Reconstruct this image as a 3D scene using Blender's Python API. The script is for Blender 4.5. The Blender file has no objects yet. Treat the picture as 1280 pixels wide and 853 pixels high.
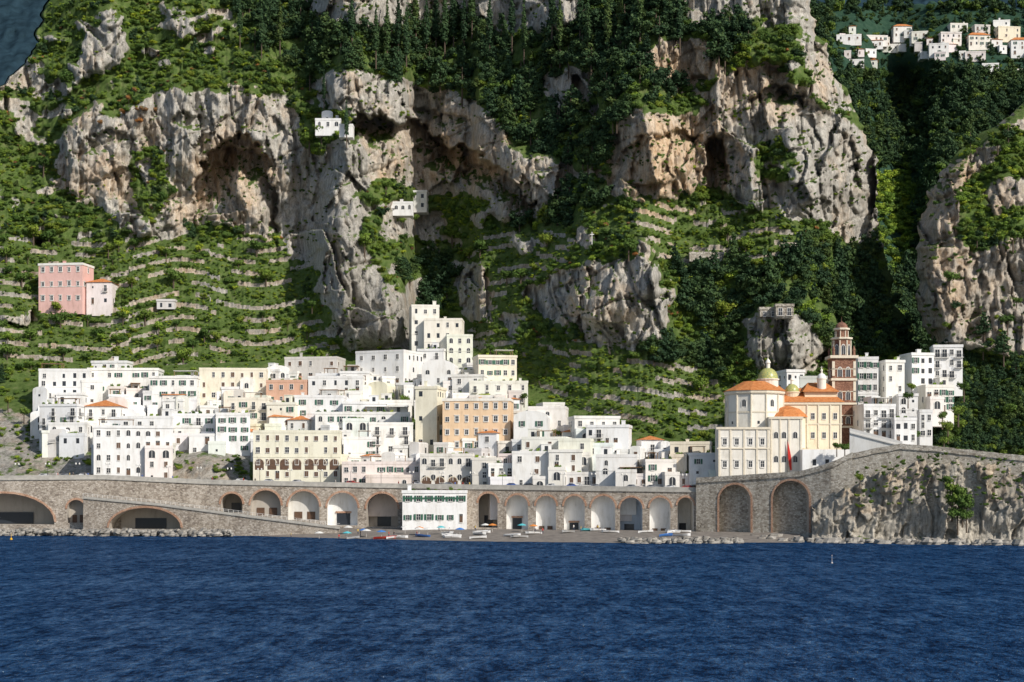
import bpy, math, random
import numpy as np
from mathutils import Vector
random.seed(7); rng=np.random.default_rng(11)
F=2000.0; H=14.0; YH=605.0
S=bpy.context.scene; COL=S.collection
def P(px,py,Y): return ((px-640)/F*Y, Y, H+(YH-py)/F*Y)
# ------------------------------------------------------------ noise
TAB=rng.random((256,256)); TB2=rng.random((256,256)); TB3=rng.random((256,256)); TB4=rng.random((256,256)); TB5=rng.random((256,256))
def vnoise(x,y):
    xi=np.floor(x).astype(int); yi=np.floor(y).astype(int)
    fx=x-xi; fy=y-yi; fx=fx*fx*(3-2*fx); fy=fy*fy*(3-2*fy)
    a=TAB[xi&255,yi&255]; b=TAB[(xi+1)&255,yi&255]; c=TAB[xi&255,(yi+1)&255]; d=TAB[(xi+1)&255,(yi+1)&255]
    return (a*(1-fx)+b*fx)*(1-fy)+(c*(1-fx)+d*fx)*fy
def fbm(x,y,o=4):
    r=0;a=.5;t=0
    for i in range(o):
        r=r+a*vnoise(x*2**i+17.3*i,y*2**i+5.1*i); t+=a; a*=.5
    return r/t
def ridged(x,y,o=4):
    r=0;a=.5;t=0
    for i in range(o):
        n=1-np.abs(2*vnoise(x*2**i+31.7*i,y*2**i+9.2*i)-1); r=r+a*n*n; t+=a; a*=.5
    return r/t
def facet(x,y,tilt=1.0,off=0):
    xi=np.floor(x).astype(int); yi=np.floor(y).astype(int); best=np.full(x.shape,1e9); out=np.zeros(x.shape)
    for dx in(-1,0,1):
        for dy in(-1,0,1):
            i=(xi+dx+off)&255; j=(yi+dy+off)&255
            cx=xi+dx+TAB[i,j]; cy=yi+dy+TB2[i,j]; d=(x-cx)**2+(y-cy)**2
            h=(TB3[i,j]-.5)+tilt*((TB4[i,j]-.5)*(x-cx)*1.6+(TB5[i,j]-.62)*(y-cy)*1.6)
            m=d<best; best=np.where(m,d,best); out=np.where(m,h,out)
    return out
def pip(px,py,poly):
    ins=np.zeros(px.shape,bool); n=len(poly)
    for i in range(n):
        x1,y1=poly[i]; x2,y2=poly[(i+1)%n]
        if y1==y2: continue
        c=((y1>py)!=(y2>py))&(px<(x2-x1)*(py-y1)/(y2-y1)+x1); ins^=c
    return ins
def blur(a,kx,ky):
    def b1(a,k,ax):
        if k<1: return a
        n=2*k+1; p=[(0,0)]*a.ndim; p[ax]=(k+1,k)
        c=np.cumsum(np.pad(a,p,mode='edge'),axis=ax)
        if ax==0: return (c[n:]-c[:-n])/n
        return (c[:,n:]-c[:,:-n])/n
    for _ in range(2): a=b1(a,kx,1); a=b1(a,ky,0)
    return a
def ip(px,pts): return np.interp(px,[p[0] for p in pts],[p[1] for p in pts])
def sst(a,b,x):
    t=np.clip((x-a)/(b-a),0,1); return t*t*(3-2*t)
def gs(X,Y,cx,cy,sx,sy): return np.exp(-((X-cx)/sx)**2-((Y-cy)/sy)**2)
def cliffdisp(X,Z,s=1.0):
    X=X/s; Z=Z/s
    wx=X+4*(fbm(X/8,Z/10,3)-.5)+Z*.10; wz=Z+4*(fbm(X/8+40,Z/8+7,3)-.5)-X*.1
    d=facet(wx/13,wz/30,1.0)*12+facet(wx/5.0+3,wz/11+1,1.0,40)*4.6+facet(wx/2.0+7,wz/4+5,1.0,90)*1.6
    d+=(.5-ridged(wx/34,wz/44,3))*8+(.5-fbm(X/1.2,Z/1.7,3))*1.0
    d+=2.8*np.exp(-((vnoise(wx/8,wz/34)-.5)/.03)**2)+1.8*np.exp(-((vnoise(wx/4+9,wz/16)-.5)/.035)**2)+1.8*np.exp(-((vnoise(wx/30+wz/60,wz/9-wx/26)-.5)/.03)**2)
    return d*s
# ------------------------------------------------------------ materials
def newmat(name):
    m=bpy.data.materials.new(name); m.use_nodes=True; nt=m.node_tree
    return m,nt,nt.nodes['Principled BSDF']
def N(nt,t,**k):
    n=nt.nodes.new(t)
    for a,b in k.items(): setattr(n,a,b)
    return n
def noise(nt,vec,scale,detail=4,rough=.6):
    n=N(nt,'ShaderNodeTexNoise'); n.inputs['Scale'].default_value=scale; n.inputs['Detail'].default_value=detail; n.inputs['Roughness'].default_value=rough
    if vec is not None: nt.links.new(vec,n.inputs['Vector'])
    return n.outputs['Fac']
def ramp(nt,fac,stops):
    r=N(nt,'ShaderNodeValToRGB'); e=r.color_ramp.elements
    e[0].position=stops[0][0]; e[0].color=(*stops[0][1],1); e[1].position=stops[-1][0]; e[1].color=(*stops[-1][1],1)
    for p,c in stops[1:-1]:
        x=e.new(p); x.color=(*c,1)
    nt.links.new(fac,r.inputs['Fac']); return r.outputs['Color']
def mix(nt,f,a,b,mode='MIX'):
    m=N(nt,'ShaderNodeMix',data_type='RGBA',blend_type=mode)
    for s,v in ((m.inputs[0],f),(m.inputs[6],a),(m.inputs[7],b)):
        if hasattr(v,'links'): nt.links.new(v,s)
        else: s.default_value=v if not isinstance(v,tuple) else (*v,1)
    return m.outputs[2]
def math_(nt,op,a,b=None,c=None,clamp=False):
    m=N(nt,'ShaderNodeMath',operation=op,use_clamp=clamp)
    for i,v in enumerate((a,b,c)):
        if v is None: continue
        if hasattr(v,'links'): nt.links.new(v,m.inputs[i])
        else: m.inputs[i].default_value=v
    return m.outputs[0]
def bump(nt,h,bs,strength=.5,dist=.3):
    b=N(nt,'ShaderNodeBump'); b.inputs['Strength'].default_value=strength; b.inputs['Distance'].default_value=dist
    nt.links.new(h,b.inputs['Height']); nt.links.new(b.outputs['Normal'],bs.inputs['Normal'])
def mapping(nt,vec,sc,rot=(0,0,0)):
    m=N(nt,'ShaderNodeMapping'); m.inputs['Scale'].default_value=sc; m.inputs['Rotation'].default_value=rot; nt.links.new(vec,m.inputs['Vector']); return m.outputs[0]
def pos(nt): return N(nt,'ShaderNodeNewGeometry').outputs['Position']

def terrain_mat(name,tint=(1,1,1),gcol=((.045,.075,.018),(.10,.15,.04),(.18,.185,.085)),rb=1.0):
    m,nt,bs=newmat(name); p=pos(nt)
    def T(c): return tuple(c[i]*tint[i] for i in range(3))
    def TR_(c): return tuple(c[i]*tint[i]*rb for i in range(3))
    big=noise(nt,p,.055,5,.7); streak=noise(nt,mapping(nt,p,(.6,.6,.15)),1.0,8,.75); fine=noise(nt,p,1.3,8,.8)
    s=math_(nt,'ADD',math_(nt,'MULTIPLY',streak,.62),math_(nt,'MULTIPLY',fine,.38))
    grey=ramp(nt,s,[(.35,TR_((.14,.135,.12))),(.44,TR_((.32,.305,.27))),(.52,TR_((.47,.445,.40))),(.63,TR_((.66,.625,.56)))])
    warm=ramp(nt,s,[(.35,TR_((.24,.14,.08))),(.44,TR_((.46,.315,.195))),(.53,TR_((.62,.47,.32))),(.65,TR_((.74,.63,.48)))])
    wa=N(nt,'ShaderNodeAttribute',attribute_name='warm').outputs['Fac']
    wf=math_(nt,'ADD',wa,math_(nt,'MULTIPLY',math_(nt,'SUBTRACT',big,.5),3.2),clamp=True)
    rock=mix(nt,wf,grey,warm)
    cr=noise(nt,mapping(nt,p,(.34,.34,.13)),1.0,6,.65); cr=math_(nt,'MULTIPLY',math_(nt,'ABSOLUTE',math_(nt,'SUBTRACT',cr,.5)),42,clamp=True)
    rock=mix(nt,math_(nt,'MULTIPLY',math_(nt,'SUBTRACT',1.0,cr),.5),rock,TR_((.12,.10,.085)))
    dk=noise(nt,mapping(nt,p,(.25,.25,.045)),1.0,6,.65); dk=math_(nt,'MULTIPLY',math_(nt,'SUBTRACT',dk,.54),6,clamp=True)
    rock=mix(nt,math_(nt,'MULTIPLY',dk,.5),rock,TR_((.17,.165,.155)))
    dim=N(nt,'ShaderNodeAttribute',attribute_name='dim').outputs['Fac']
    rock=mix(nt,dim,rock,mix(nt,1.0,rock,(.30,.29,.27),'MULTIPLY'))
    green=ramp(nt,noise(nt,p,.35,6,.7),[(.3,T(gcol[0])),(.52,T(gcol[1])),(.75,T(gcol[2]))])
    ra=N(nt,'ShaderNodeAttribute',attribute_name='rock').outputs['Fac']
    g=N(nt,'ShaderNodeNewGeometry'); sx=N(nt,'ShaderNodeSeparateXYZ'); nt.links.new(g.outputs['Normal'],sx.inputs[0])
    led=math_(nt,'MULTIPLY',math_(nt,'SUBTRACT',sx.outputs[2],.5),1.7,clamp=True)
    f=math_(nt,'ADD',ra,math_(nt,'MULTIPLY',math_(nt,'SUBTRACT',noise(nt,p,.22,7,.75),.5),1.8))
    f=math_(nt,'SUBTRACT',f,led)
    f=math_(nt,'MULTIPLY',math_(nt,'SUBTRACT',f,.38),5,clamp=True)
    col=mix(nt,f,green,rock)
    nt.links.new(col,bs.inputs['Base Color']); bs.inputs['Roughness'].default_value=.95; bs.inputs['Specular IOR Level'].default_value=.1
    hh=math_(nt,'ADD',math_(nt,'MULTIPLY',fine,.7),streak); bump(nt,hh,bs,.7,.9)
    return m
M_TER=terrain_mat('hillside_rock_and_soil')
M_CLF=terrain_mat('sea_cliff_rock',tint=(1,.97,.92),rb=1.02)
M_FAR=terrain_mat('distant_slope_haze_tint',tint=(.7,.85,1.0),gcol=((.025,.05,.03),(.045,.085,.045),(.08,.11,.065)))  # bluish tint paints haze onto the slope's rock and green
def leaf_mat(name,cols):
    m,nt,bs=newmat(name); oi=N(nt,'ShaderNodeObjectInfo'); p=N(nt,'ShaderNodeTexCoord').outputs['Object']
    n=noise(nt,p,2.2,4,.7)
    c=ramp(nt,n,[(.3,cols[0]),(.5,cols[1]),(.72,cols[2])])
    v=ramp(nt,oi.outputs['Random'],[(0,(.5,.58,.6)),(.45,(1,1,1)),(.8,(1.35,1.2,.9)),(1,(1.8,1.35,.85))])
    c=mix(nt,1.0,c,v,'MULTIPLY'); nt.links.new(c,bs.inputs['Base Color']); bs.inputs['Roughness'].default_value=.75; bs.inputs['Specular IOR Level'].default_value=.2
    return m
M_L_DARK=leaf_mat('pine_foliage',((.016,.040,.020),(.038,.078,.032),(.07,.115,.042)))
M_L_MID=leaf_mat('broadleaf_foliage',((.042,.09,.016),(.092,.158,.030),(.155,.22,.05)))
M_L_BRI=leaf_mat('vine_foliage',((.09,.165,.02),(.17,.27,.033),(.28,.36,.065)))
M_L_DRY=leaf_mat('dry_foliage',((.10,.07,.03),(.22,.12,.055),(.28,.18,.09)))
def simple(name,col,rough=.7,var=.15,scale=2.0,metal=0):
    m,nt,bs=newmat(name); n=noise(nt,pos(nt),scale,5)
    a=tuple(max(0,c*(1-var)) for c in col); b=tuple(min(1,c*(1+var)) for c in col)
    nt.links.new(ramp(nt,n,[(.3,a),(.7,b)]),bs.inputs['Base Color']); bs.inputs['Roughness'].default_value=rough; bs.inputs['Metallic'].default_value=metal
    return m
M_FARB=simple('far_wooded_mountain_haze_tint',(.020,.040,.055),1,.4,.03)  # blue of distance haze painted into the base colour
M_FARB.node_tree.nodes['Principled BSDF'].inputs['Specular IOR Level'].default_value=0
M_BARK=simple('bark',(.09,.065,.045),.9,.4,6)
def plaster_mat(name,dirt=.35):
    m,nt,bs=newmat(name); oi=N(nt,'ShaderNodeObjectInfo'); p=pos(nt)
    a=noise(nt,mapping(nt,p,(1,1,.2)),.8,7,.75); b=noise(nt,p,.25,3)
    s=math_(nt,'ADD',math_(nt,'MULTIPLY',a,.65),math_(nt,'MULTIPLY',b,.35))
    v=ramp(nt,s,[(.33,(1-dirt,1-dirt*1.05,1-dirt*1.15)),(.44,(.90,.89,.87)),(.54,(1,1,1))])
    nt.links.new(mix(nt,1.0,oi.outputs['Color'],v,'MULTIPLY'),bs.inputs['Base Color']); bs.inputs['Roughness'].default_value=.85; bs.inputs['Specular IOR Level'].default_value=.2
    bump(nt,noise(nt,p,3,5),bs,.25,.05)
    return m
M_PL=plaster_mat('plaster')
def masonry_mat(name,c0,c1,c2,scale=1.6):
    m,nt,bs=newmat(name); p=pos(nt)
    v=N(nt,'ShaderNodeTexVoronoi'); v.inputs['Scale'].default_value=scale; nt.links.new(mapping(nt,p,(1,1,1.7)),v.inputs['Vector'])
    ve=N(nt,'ShaderNodeTexVoronoi',feature='DISTANCE_TO_EDGE'); ve.inputs['Scale'].default_value=scale; nt.links.new(mapping(nt,p,(1,1,1.7)),ve.inputs['Vector'])
    bw=N(nt,'ShaderNodeRGBToBW'); nt.links.new(v.outputs['Color'],bw.inputs[0])
    big=noise(nt,mapping(nt,p,(1,1,.35)),.22,8,.8)
    s=math_(nt,'ADD',math_(nt,'MULTIPLY',bw.outputs[0],.3),math_(nt,'MULTIPLY',big,.7))
    c=ramp(nt,s,[(.34,c0),(.48,c1),(.62,c2)])
    e=math_(nt,'MULTIPLY',ve.outputs['Distance'],9,clamp=True)
    c=mix(nt,math_(nt,'MULTIPLY',math_(nt,'SUBTRACT',1.0,e),.4),c,tuple(x*.6 for x in c0))
    nt.links.new(c,bs.inputs['Base Color']); bs.inputs['Roughness'].default_value=.9; bump(nt,e,bs,.5,.12)
    return m
M_STONE=masonry_mat('stone_masonry',(.20,.17,.135),(.39,.35,.29),(.56,.52,.45))
M_STONEW=masonry_mat('warm_stone_masonry',(.20,.165,.135),(.38,.325,.265),(.55,.49,.42))
M_BRICKD=masonry_mat('red_brown_brick',(.12,.055,.038),(.23,.11,.07),(.34,.185,.12),3)
M_RING=masonry_mat('brick_arch_ring',(.30,.16,.10),(.46,.27,.18),(.56,.38,.27),2.6)
def glass_mat():
    m,nt,bs=newmat('dark_window_glass'); bs.inputs['Base Color'].default_value=(.03,.035,.045,1); bs.inputs['Roughness'].default_value=.25; return m
M_GLASS=glass_mat()
M_FRAME=simple('white_painted_frame',(.72,.70,.66),.6,.06)
M_TRIM=simple('cream_stone_trim',(.66,.59,.47),.8,.12)
M_GRN=simple('green_shutter_paint',(.03,.11,.07),.6,.3)
M_BRN=simple('brown_shutter_paint',(.11,.06,.035),.6,.3)
M_IRON=simple('wrought_iron',(.04,.04,.045),.5,.2)
def roof_mat():
    m,nt,bs=newmat('terracotta_tiles'); p=pos(nt)
    w=N(nt,'ShaderNodeTexWave'); w.inputs['Scale'].default_value=2.2; w.inputs['Distortion'].default_value=.6; nt.links.new(p,w.inputs['Vector'])
    c=ramp(nt,noise(nt,p,1.4,6,.7),[(.3,(.38,.12,.035)),(.5,(.62,.22,.06)),(.7,(.68,.32,.13))])
    nt.links.new(c,bs.inputs['Base Color']); bs.inputs['Roughness'].default_value=.85; bump(nt,w.outputs['Fac'],bs,.5,.12); return m
M_ROOF=roof_mat()
def dome_mat():
    m,nt,bs=newmat('glazed_dome_tiles'); p=N(nt,'ShaderNodeTexCoord').outputs['Object']
    c=N(nt,'ShaderNodeTexChecker'); c.inputs['Scale'].default_value=2.2; nt.links.new(p,c.inputs['Vector']); c.inputs[1].default_value=(.50,.46,.14,1); c.inputs[2].default_value=(.16,.30,.14,1)
    nt.links.new(mix(nt,noise(nt,p,3,3),c.outputs['Color'],(.45,.42,.15)),bs.inputs['Base Color']); bs.inputs['Roughness'].default_value=.35; return m
M_DOME=dome_mat()
M_ASPH=simple('asphalt',(.055,.055,.056),.9,.2,3)
M_SAND=simple('grey_sand',(.20,.175,.15),.95,.3,.6)
M_CONC=simple('concrete',(.42,.40,.36),.9,.2,.8)
M_BOUL=simple('boulder_rock',(.30,.28,.25),.9,.5,.7)
def obcol(name,rough=.5):
    m,nt,bs=newmat(name); oi=N(nt,'ShaderNodeObjectInfo'); v=ramp(nt,noise(nt,pos(nt),3,3),[(.3,(.85,.85,.85)),(.7,(1,1,1))])
    nt.links.new(mix(nt,1.0,oi.outputs['Color'],v,'MULTIPLY'),bs.inputs['Base Color']); bs.inputs['Roughness'].default_value=rough; return m
M_PAINT=obcol('coloured_paint',.35); M_CLOTH=obcol('coloured_cloth',.9)
M_SKIN=simple('skin',(.45,.27,.19),.7,.08); M_HAIR=simple('hair',(.05,.03,.02),.8,.2); M_TROU=simple('dark_trousers',(.05,.06,.10),.9,.2)
M_TYRE=simple('tyre_rubber',(.02,.02,.02),.9,.1); M_WOOD=simple('wood',(.25,.15,.08),.8,.3)
# ------------------------------------------------------------ object helpers
def mesh_from(name,v,f,mats,mi=None,smooth=False):
    me=bpy.data.meshes.new(name); me.from_pydata([tuple(map(float,x)) for x in v],[],f)
    for m in mats: me.materials.append(m)
    if mi is not None: me.polygons.foreach_set('material_index',mi)
    if smooth: me.polygons.foreach_set('use_smooth',[True]*len(me.polygons))
    me.update(); return me
def link(o): COL.objects.link(o); return o
class Thing:
    def __init__(s,name,loc,label,category,group=None,rz=0):
        s.o=link(bpy.data.objects.new(name,None)); s.o.empty_display_size=.5; s.o.location=loc; s.o.rotation_euler=(0,0,rz); s.loc=Vector(loc)
        s.o['label']=label; s.o['category']=category
        if group: s.o['group']=group
    def part(s,name,v,f,mats,mi=None,world=True,smooth=False,color=None,label=None):
        if world: v=[(a-s.loc[0],b-s.loc[1],c-s.loc[2]) for a,b,c in v]
        o=link(bpy.data.objects.new(name,mesh_from(name,v,f,mats,mi,smooth))); o.parent=s.o
        if color: o.color=(*color,1)
        if label: o['label']=label
        return o
    def inst(s,name,me,loc,rz=0,sc=(1,1,1),color=None,parent=None):
        o=link(bpy.data.objects.new(name,me)); o.parent=parent or s.o; o.location=loc; o.rotation_euler=(0,0,rz); o.scale=sc
        if color: o.color=(*color,1)
        return o
class MB:
    def __init__(s): s.v=[];s.f=[];s.m=[]
    def box(s,x0,x1,y0,y1,z0,z1,m=0,bottom=True):
        b=len(s.v); s.v+=[(x0,y0,z0),(x1,y0,z0),(x1,y1,z0),(x0,y1,z0),(x0,y0,z1),(x1,y0,z1),(x1,y1,z1),(x0,y1,z1)]
        fs=[(0,1,5,4),(1,2,6,5),(2,3,7,6),(3,0,4,7),(4,5,6,7)]+([(3,2,1,0)] if bottom else [])
        s.f+=[tuple(b+i for i in q) for q in fs]; s.m+=[m]*len(fs)
    def quad(s,a,b,c,d,m=0):
        n=len(s.v); s.v+=[a,b,c,d]; s.f.append((n,n+1,n+2,n+3)); s.m.append(m)
    def poly(s,pts,m=0):
        n=len(s.v); s.v+=pts; s.f.append(tuple(range(n,n+len(pts)))); s.m.append(m)
    def lathe(s,c,prof,seg=20,m=0,rot=0,close=True):
        b=len(s.v); k=len(prof)
        for r,z in prof:
            for i in range(seg):
                a=rot+2*math.pi*i/seg; s.v.append((c[0]+r*math.cos(a),c[1]+r*math.sin(a),c[2]+z))
        for j in range(k-1):
            for i in range(seg):
                i2=(i+1)%seg; s.f.append((b+j*seg+i,b+j*seg+i2,b+(j+1)*seg+i2,b+(j+1)*seg+i)); s.m.append(m)
        if close: s.f.append(tuple(b+(k-1)*seg+i for i in range(seg))); s.m.append(m)
    def tube(s,a,b,r0,r1,seg=6,m=0):
        a=Vector(a);b=Vector(b);d=(b-a).normalized(); u=d.orthogonal().normalized(); w=d.cross(u); n=len(s.v)
        for c,r in ((a,r0),(b,r1)):
            for i in range(seg):
                t=2*math.pi*i/seg; s.v.append(tuple(c+u*r*math.cos(t)+w*r*math.sin(t)))
        for i in range(seg):
            j=(i+1)%seg; s.f.append((n+i,n+j,n+seg+j,n+seg+i)); s.m.append(m)
        s.f.append(tuple(n+seg+i for i in range(seg))); s.m.append(m)
    def mesh(s,name,mats,smooth=False): return mesh_from(name,s.v,s.f,mats,s.m,smooth)
# ------------------------------------------------------------ foliage meshes
def leaves(lobes,n,size,seed,mat,name):
    R=np.random.default_rng(seed); V=[];Fc=[]
    wts=np.array([l[1][0]*l[1][1]*l[1][2] for l in lobes])**.66; wts/=wts.sum()
    for i in range(n):
        l=lobes[R.choice(len(lobes),p=wts)]; d=R.normal(size=3); d/=np.linalg.norm(d); rr=(.62+.45*R.random()**.7)
        c=np.array(l[0])+d*np.array(l[1])*rr
        nn=d*.9+R.normal(size=3)*.45; nn/=np.linalg.norm(nn)
        u=np.cross(nn,R.normal(size=3)); u/=np.linalg.norm(u); w=np.cross(nn,u); sz=size*(.6+.8*R.random())
        b=len(V); k=R.uniform(.5,1.0,4)
        V+= [c+u*sz*k[0],c+w*sz*k[1],c-u*sz*k[2],c-w*sz*k[3]]; Fc.append((b,b+1,b+2,b+3))
    for l in lobes:
        b=len(V)
        for j in range(3):
            for i in range(6):
                a=i*math.pi/3+j*.5; ph=(-.7+.7*j); V.append(np.array(l[0])+np.array(l[1])*.62*np.array([math.cos(a)*math.cos(ph),math.sin(a)*math.cos(ph),math.sin(ph)]))
        for j in range(2):
            for i in range(6): Fc.append((b+j*6+i,b+j*6+(i+1)%6,b+(j+1)*6+(i+1)%6,b+(j+1)*6+i))
        Fc.append(tuple(b+12+i for i in range(6)))
    return mesh_from(name,V,Fc,[mat])
def rl(R,n,spread,base=.55,z0=.6,zs=.5):
    out=[((0,0,z0),(base,base,base*.9))]
    for i in range(n):
        a=R.uniform(0,6.28); d=spread*R.uniform(.5,1); r=base*R.uniform(.45,.8); out.append(((d*math.cos(a),d*math.sin(a),z0+R.uniform(-.6,1)*zs*.6),(r,r,r*.85)))
    return out
R0=random.Random(3)
crowns={'broad':[leaves(rl(R0,6,.6),480,.095,i,M_L_MID,'broadleaf_crown') for i in range(3)],
'bright':[leaves(rl(R0,5,.6),340,.11,10+i,M_L_BRI,'citrus_crown') for i in range(2)],
'dry':[leaves(rl(R0,4,.6),260,.12,20,M_L_DRY,'dry_crown')]}
def pine(seed):
    R=random.Random(seed); L=[]
    for k in range(6):
        z=.5+k*.38; r=.75*(1-k/7.)+.08
        for j in range(3): a=R.uniform(0,6.28); L.append(((r*.55*math.cos(a),r*.55*math.sin(a),z+R.uniform(-.1,.1)),(r*.6,r*.6,.25)))
    return leaves(L,620,.10,seed,M_L_DARK,'pine_crown')
crowns['pine']=[pine(31),leaves(rl(R0,8,.7,.5,1.0,1.2),560,.10,34,M_L_DARK,'pine_crown'),leaves(rl(R0,7,.75,.5,1.1,.9),520,.11,33,M_L_DARK,'pine_crown')]
crowns['cypress']=[leaves([((0,0,.5+k*.5),(.30*(1-abs(k-2)/7.)*(1.0 if k<5 else .7),)*2+(.42,)) for k in range(8)],520,.1,41,M_L_DARK,'cypress_crown')]
# ------------------------------------------------------------ terrain layers
YV=[(-300,452),(0,447),(260,446),(500,440),(870,412),(1040,392),(1280,376),(1500,374)]
def yv(px): return float(ip(px,YV))
def grid_layer(name,xs,ys,PX,PY,D,rock,warm,mat,dim=None):
    X=(PX-640)/F*D; Z=H+(YH-PY)/F*D
    nr,nc=D.shape
    v=np.stack([X,D,Z],-1).reshape(-1,3).astype(np.float32)
    idx=np.arange(nr*nc).reshape(nr,nc)
    q=np.stack([idx[:-1,:-1],idx[:-1,1:],idx[1:,1:],idx[1:,:-1]],-1).reshape(-1,4)
    me=bpy.data.meshes.new(name); me.vertices.add(len(v)); me.vertices.foreach_set('co',v.ravel())
    me.loops.add(q.size); me.loops.foreach_set('vertex_index',q.ravel().astype(np.int32))
    me.polygons.add(len(q)); me.polygons.foreach_set('loop_start',np.arange(0,q.size,4,dtype=np.int32))
    me.update(calc_edges=True)
    if dim is None: dim=np.zeros(D.shape)
    for n,a in (('rock',rock),('warm',warm),('dim',dim)):
        at=me.attributes.new(n,'FLOAT','POINT'); at.data.foreach_set('value',a.ravel().astype(np.float32))
    me.materials.append(mat); me.validate()
    o=link(bpy.data.objects.new(name,me)); o['kind']='structure'; return o
def warp(PX,PY,a=14,s=30):
    return PX+(fbm(PX/s,PY/s,3)-.5)*2*a+(fbm(PX/7,PY/7,2)-.5)*12, PY+(fbm(PX/s+50,PY/s+80,3)-.5)*2*a+(fbm(PX/7+30,PY/7,2)-.5)*12
def masks(PX,PY,polys):
    wx,wy=warp(PX,PY); m=np.zeros(PX.shape)
    for p in polys: m=np.maximum(m,pip(wx,wy,p))
    return m
ROCKS=[[(75,175),(100,140),(180,112),(300,115),(365,115),(372,180),(400,195),(440,230),(455,260),(445,300),(475,340),(515,375),(520,435),(440,438),(420,410),(400,380),(392,340),(355,300),(310,285),(290,280),(240,275),(210,300),(150,295),(120,255),(80,245)],
[(380,100),(440,85),(520,105),(600,125),(640,185),(725,205),(705,245),(650,275),(610,270),(600,235),(540,240),(480,225),(455,250),(410,235),(400,190),(440,170),(430,140),(385,130)],
[(765,180),(790,140),(850,150),(880,130),(900,95),(960,85),(1010,110),(1060,150),(1110,170),(1120,260),(1110,305),(1060,295),(1000,270),(950,265),(905,248),(870,240),(800,255),(762,235)],
[(670,90),(745,90),(750,140),(700,150)],[(790,55),(880,50),(900,100),(830,120)],
[(650,370),(700,340),(740,320),(800,330),(845,360),(835,420),(790,440),(740,430),(690,405)],
[(330,5),(420,-40),(520,-40),(640,-40),(730,-25),(745,35),(640,45),(560,35),(460,35),(400,25)],
[(840,-60),(1040,-60),(1040,45),(985,35),(930,22),(870,28)],[(990,45),(1040,60),(1070,140),(1040,130),(1010,90)],
[(925,400),(980,378),(1010,400),(1035,440),(1000,475),(930,455)],
[(560,325),(612,325),(608,400),(570,395)],[(620,390),(652,390),(655,425),(625,430)],
[(-60,510),(105,510),(130,560),(110,610),(-60,610)],[(-60,80),(60,80),(50,112),(-60,112)],[(105,30),(165,25),(150,80),(90,105)],
[(475,260),(560,260),(555,300),(480,300)],[(205,545),(315,548),(320,610),(205,610)],[(0,395),(40,395),(45,410),(0,410)],[(640,290),(680,290),(670,320),(645,315)],[(500,345),(530,345),(530,372),(505,372)]]
HOLES=[[(165,190),(205,190),(210,240),(190,280),(165,250)],[(370,120),(400,150),(395,185),(372,170)],[(940,185),(980,165),(1000,195),(985,230),(950,225)],[(110,120),(175,118),(165,140),(130,150)]]
TERR=[[(-60,300),(200,300),(390,300),(392,330),(380,380),(425,440),(350,465),(-60,480)],[(790,250),(950,265),(1015,305),(960,335),(830,330),(795,300)],
[(600,430),(750,430),(900,470),(900,550),(780,545),(640,480)],[(580,285),(710,285),(700,345),(590,345)],[(880,480),(1060,470),(1060,560),(880,560)],[(600,345),(660,345),(650,400),(600,430)]]
FOREST=[[(250,-60),(1000,-60),(900,90),(800,140),(775,200),(720,215),(640,190),(600,130),(440,90),(380,100),(300,30)],
[(840,330),(1040,300),(1200,290),(1200,440),(1040,450),(900,440),(860,400)],[(640,215),(790,240),(700,290),(640,280)],[(790,430),(910,430),(910,530),(840,520)],
[(500,320),(570,320),(570,380),(500,380)]]
UL=[(-100,485),(0,482),(45,468),(200,458),(330,452),(430,445),(505,430),(520,385),(590,405),(600,445),(650,480),(720,510),(800,540),(900,560),(1040,530),(1200,470),(1400,470)]
CAVES=[(893,208,13,40,19),(908,190,20,25,8),(468,158,22,14,6),(155,225,22,20,5),(1060,200,16,30,6),(418,330,10,40,6),(590,360,10,30,4),(820,235,30,10,4),(230,150,20,12,5),(730,350,20,14,4),(985,120,22,10,5),(305,200,24,18,9),(275,225,16,24,7),(540,195,26,14,7),(600,215,22,12,6)]
LIPS=[([(236,262),(246,222),(256,205),(264,186),(282,178),(296,166),(312,172),(326,186),(338,205),(346,245),(350,280)],19,90),
([(432,158),(444,138),(462,146),(478,136),(498,152),(512,146),(545,166),(560,184),(580,180),(610,200),(626,206),(640,226),(668,250),(676,266)],22,54),
([(500,130),(540,136),(590,150)],6,18),([(770,190),(800,168),(850,160),(880,176)],6,50),([(90,190),(120,165),(160,160)],5,30),([(930,120),(970,105),(1010,125)],6,26)]
BUMPS=[(190,230,70,110,-9),(330,230,40,70,-9),(425,320,30,90,-18),(490,400,30,55,-16),(560,330,45,110,9),(700,180,60,90,6),(740,390,60,60,-12),(620,200,60,60,-5),(850,190,60,60,-6),(1020,210,60,90,-12),(885,460,60,90,14),(480,60,50,60,6),(900,40,60,60,-6),(960,430,50,50,-9),(258,578,42,24,-9)]
st=1.6
xs=np.arange(-110,1240,st); ys=np.arange(640,-66,-st)
PX,PY=np.meshgrid(xs,ys)
rock=masks(PX,PY,ROCKS); hol=masks(PX,PY,HOLES); rock=np.clip(rock-hol*.7,0,1)
terr=masks(PX,PY,TERR)*(1-rock); forest=masks(PX,PY,FOREST)*(1-np.minimum(1,rock))
pf=fbm(PX/26,PY/16,4); outc=((pf>.64)&(rock<.5)&(terr<.5)&(forest<.5)&(PY<440)).astype(float)
rock=np.maximum(rock,outc)
town=(PY>ip(PX,UL)).astype(float)
rockb=blur(rock,2,2); rb=blur(rock,14,5); tb=blur(terr,8,4)
XW=(PX-640)*.25; ZW=(600-PY)*.25
D=np.zeros(PX.shape); d=ip(xs,[(-300,472),(500,460),(870,440),(1300,452)]).astype(float)
stepph=fbm(XW[0]/48,XW[0]*0+3,2)*26+np.floor(fbm(XW[0]/16,XW[0]*0+9,2)*5)*1.1
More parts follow.
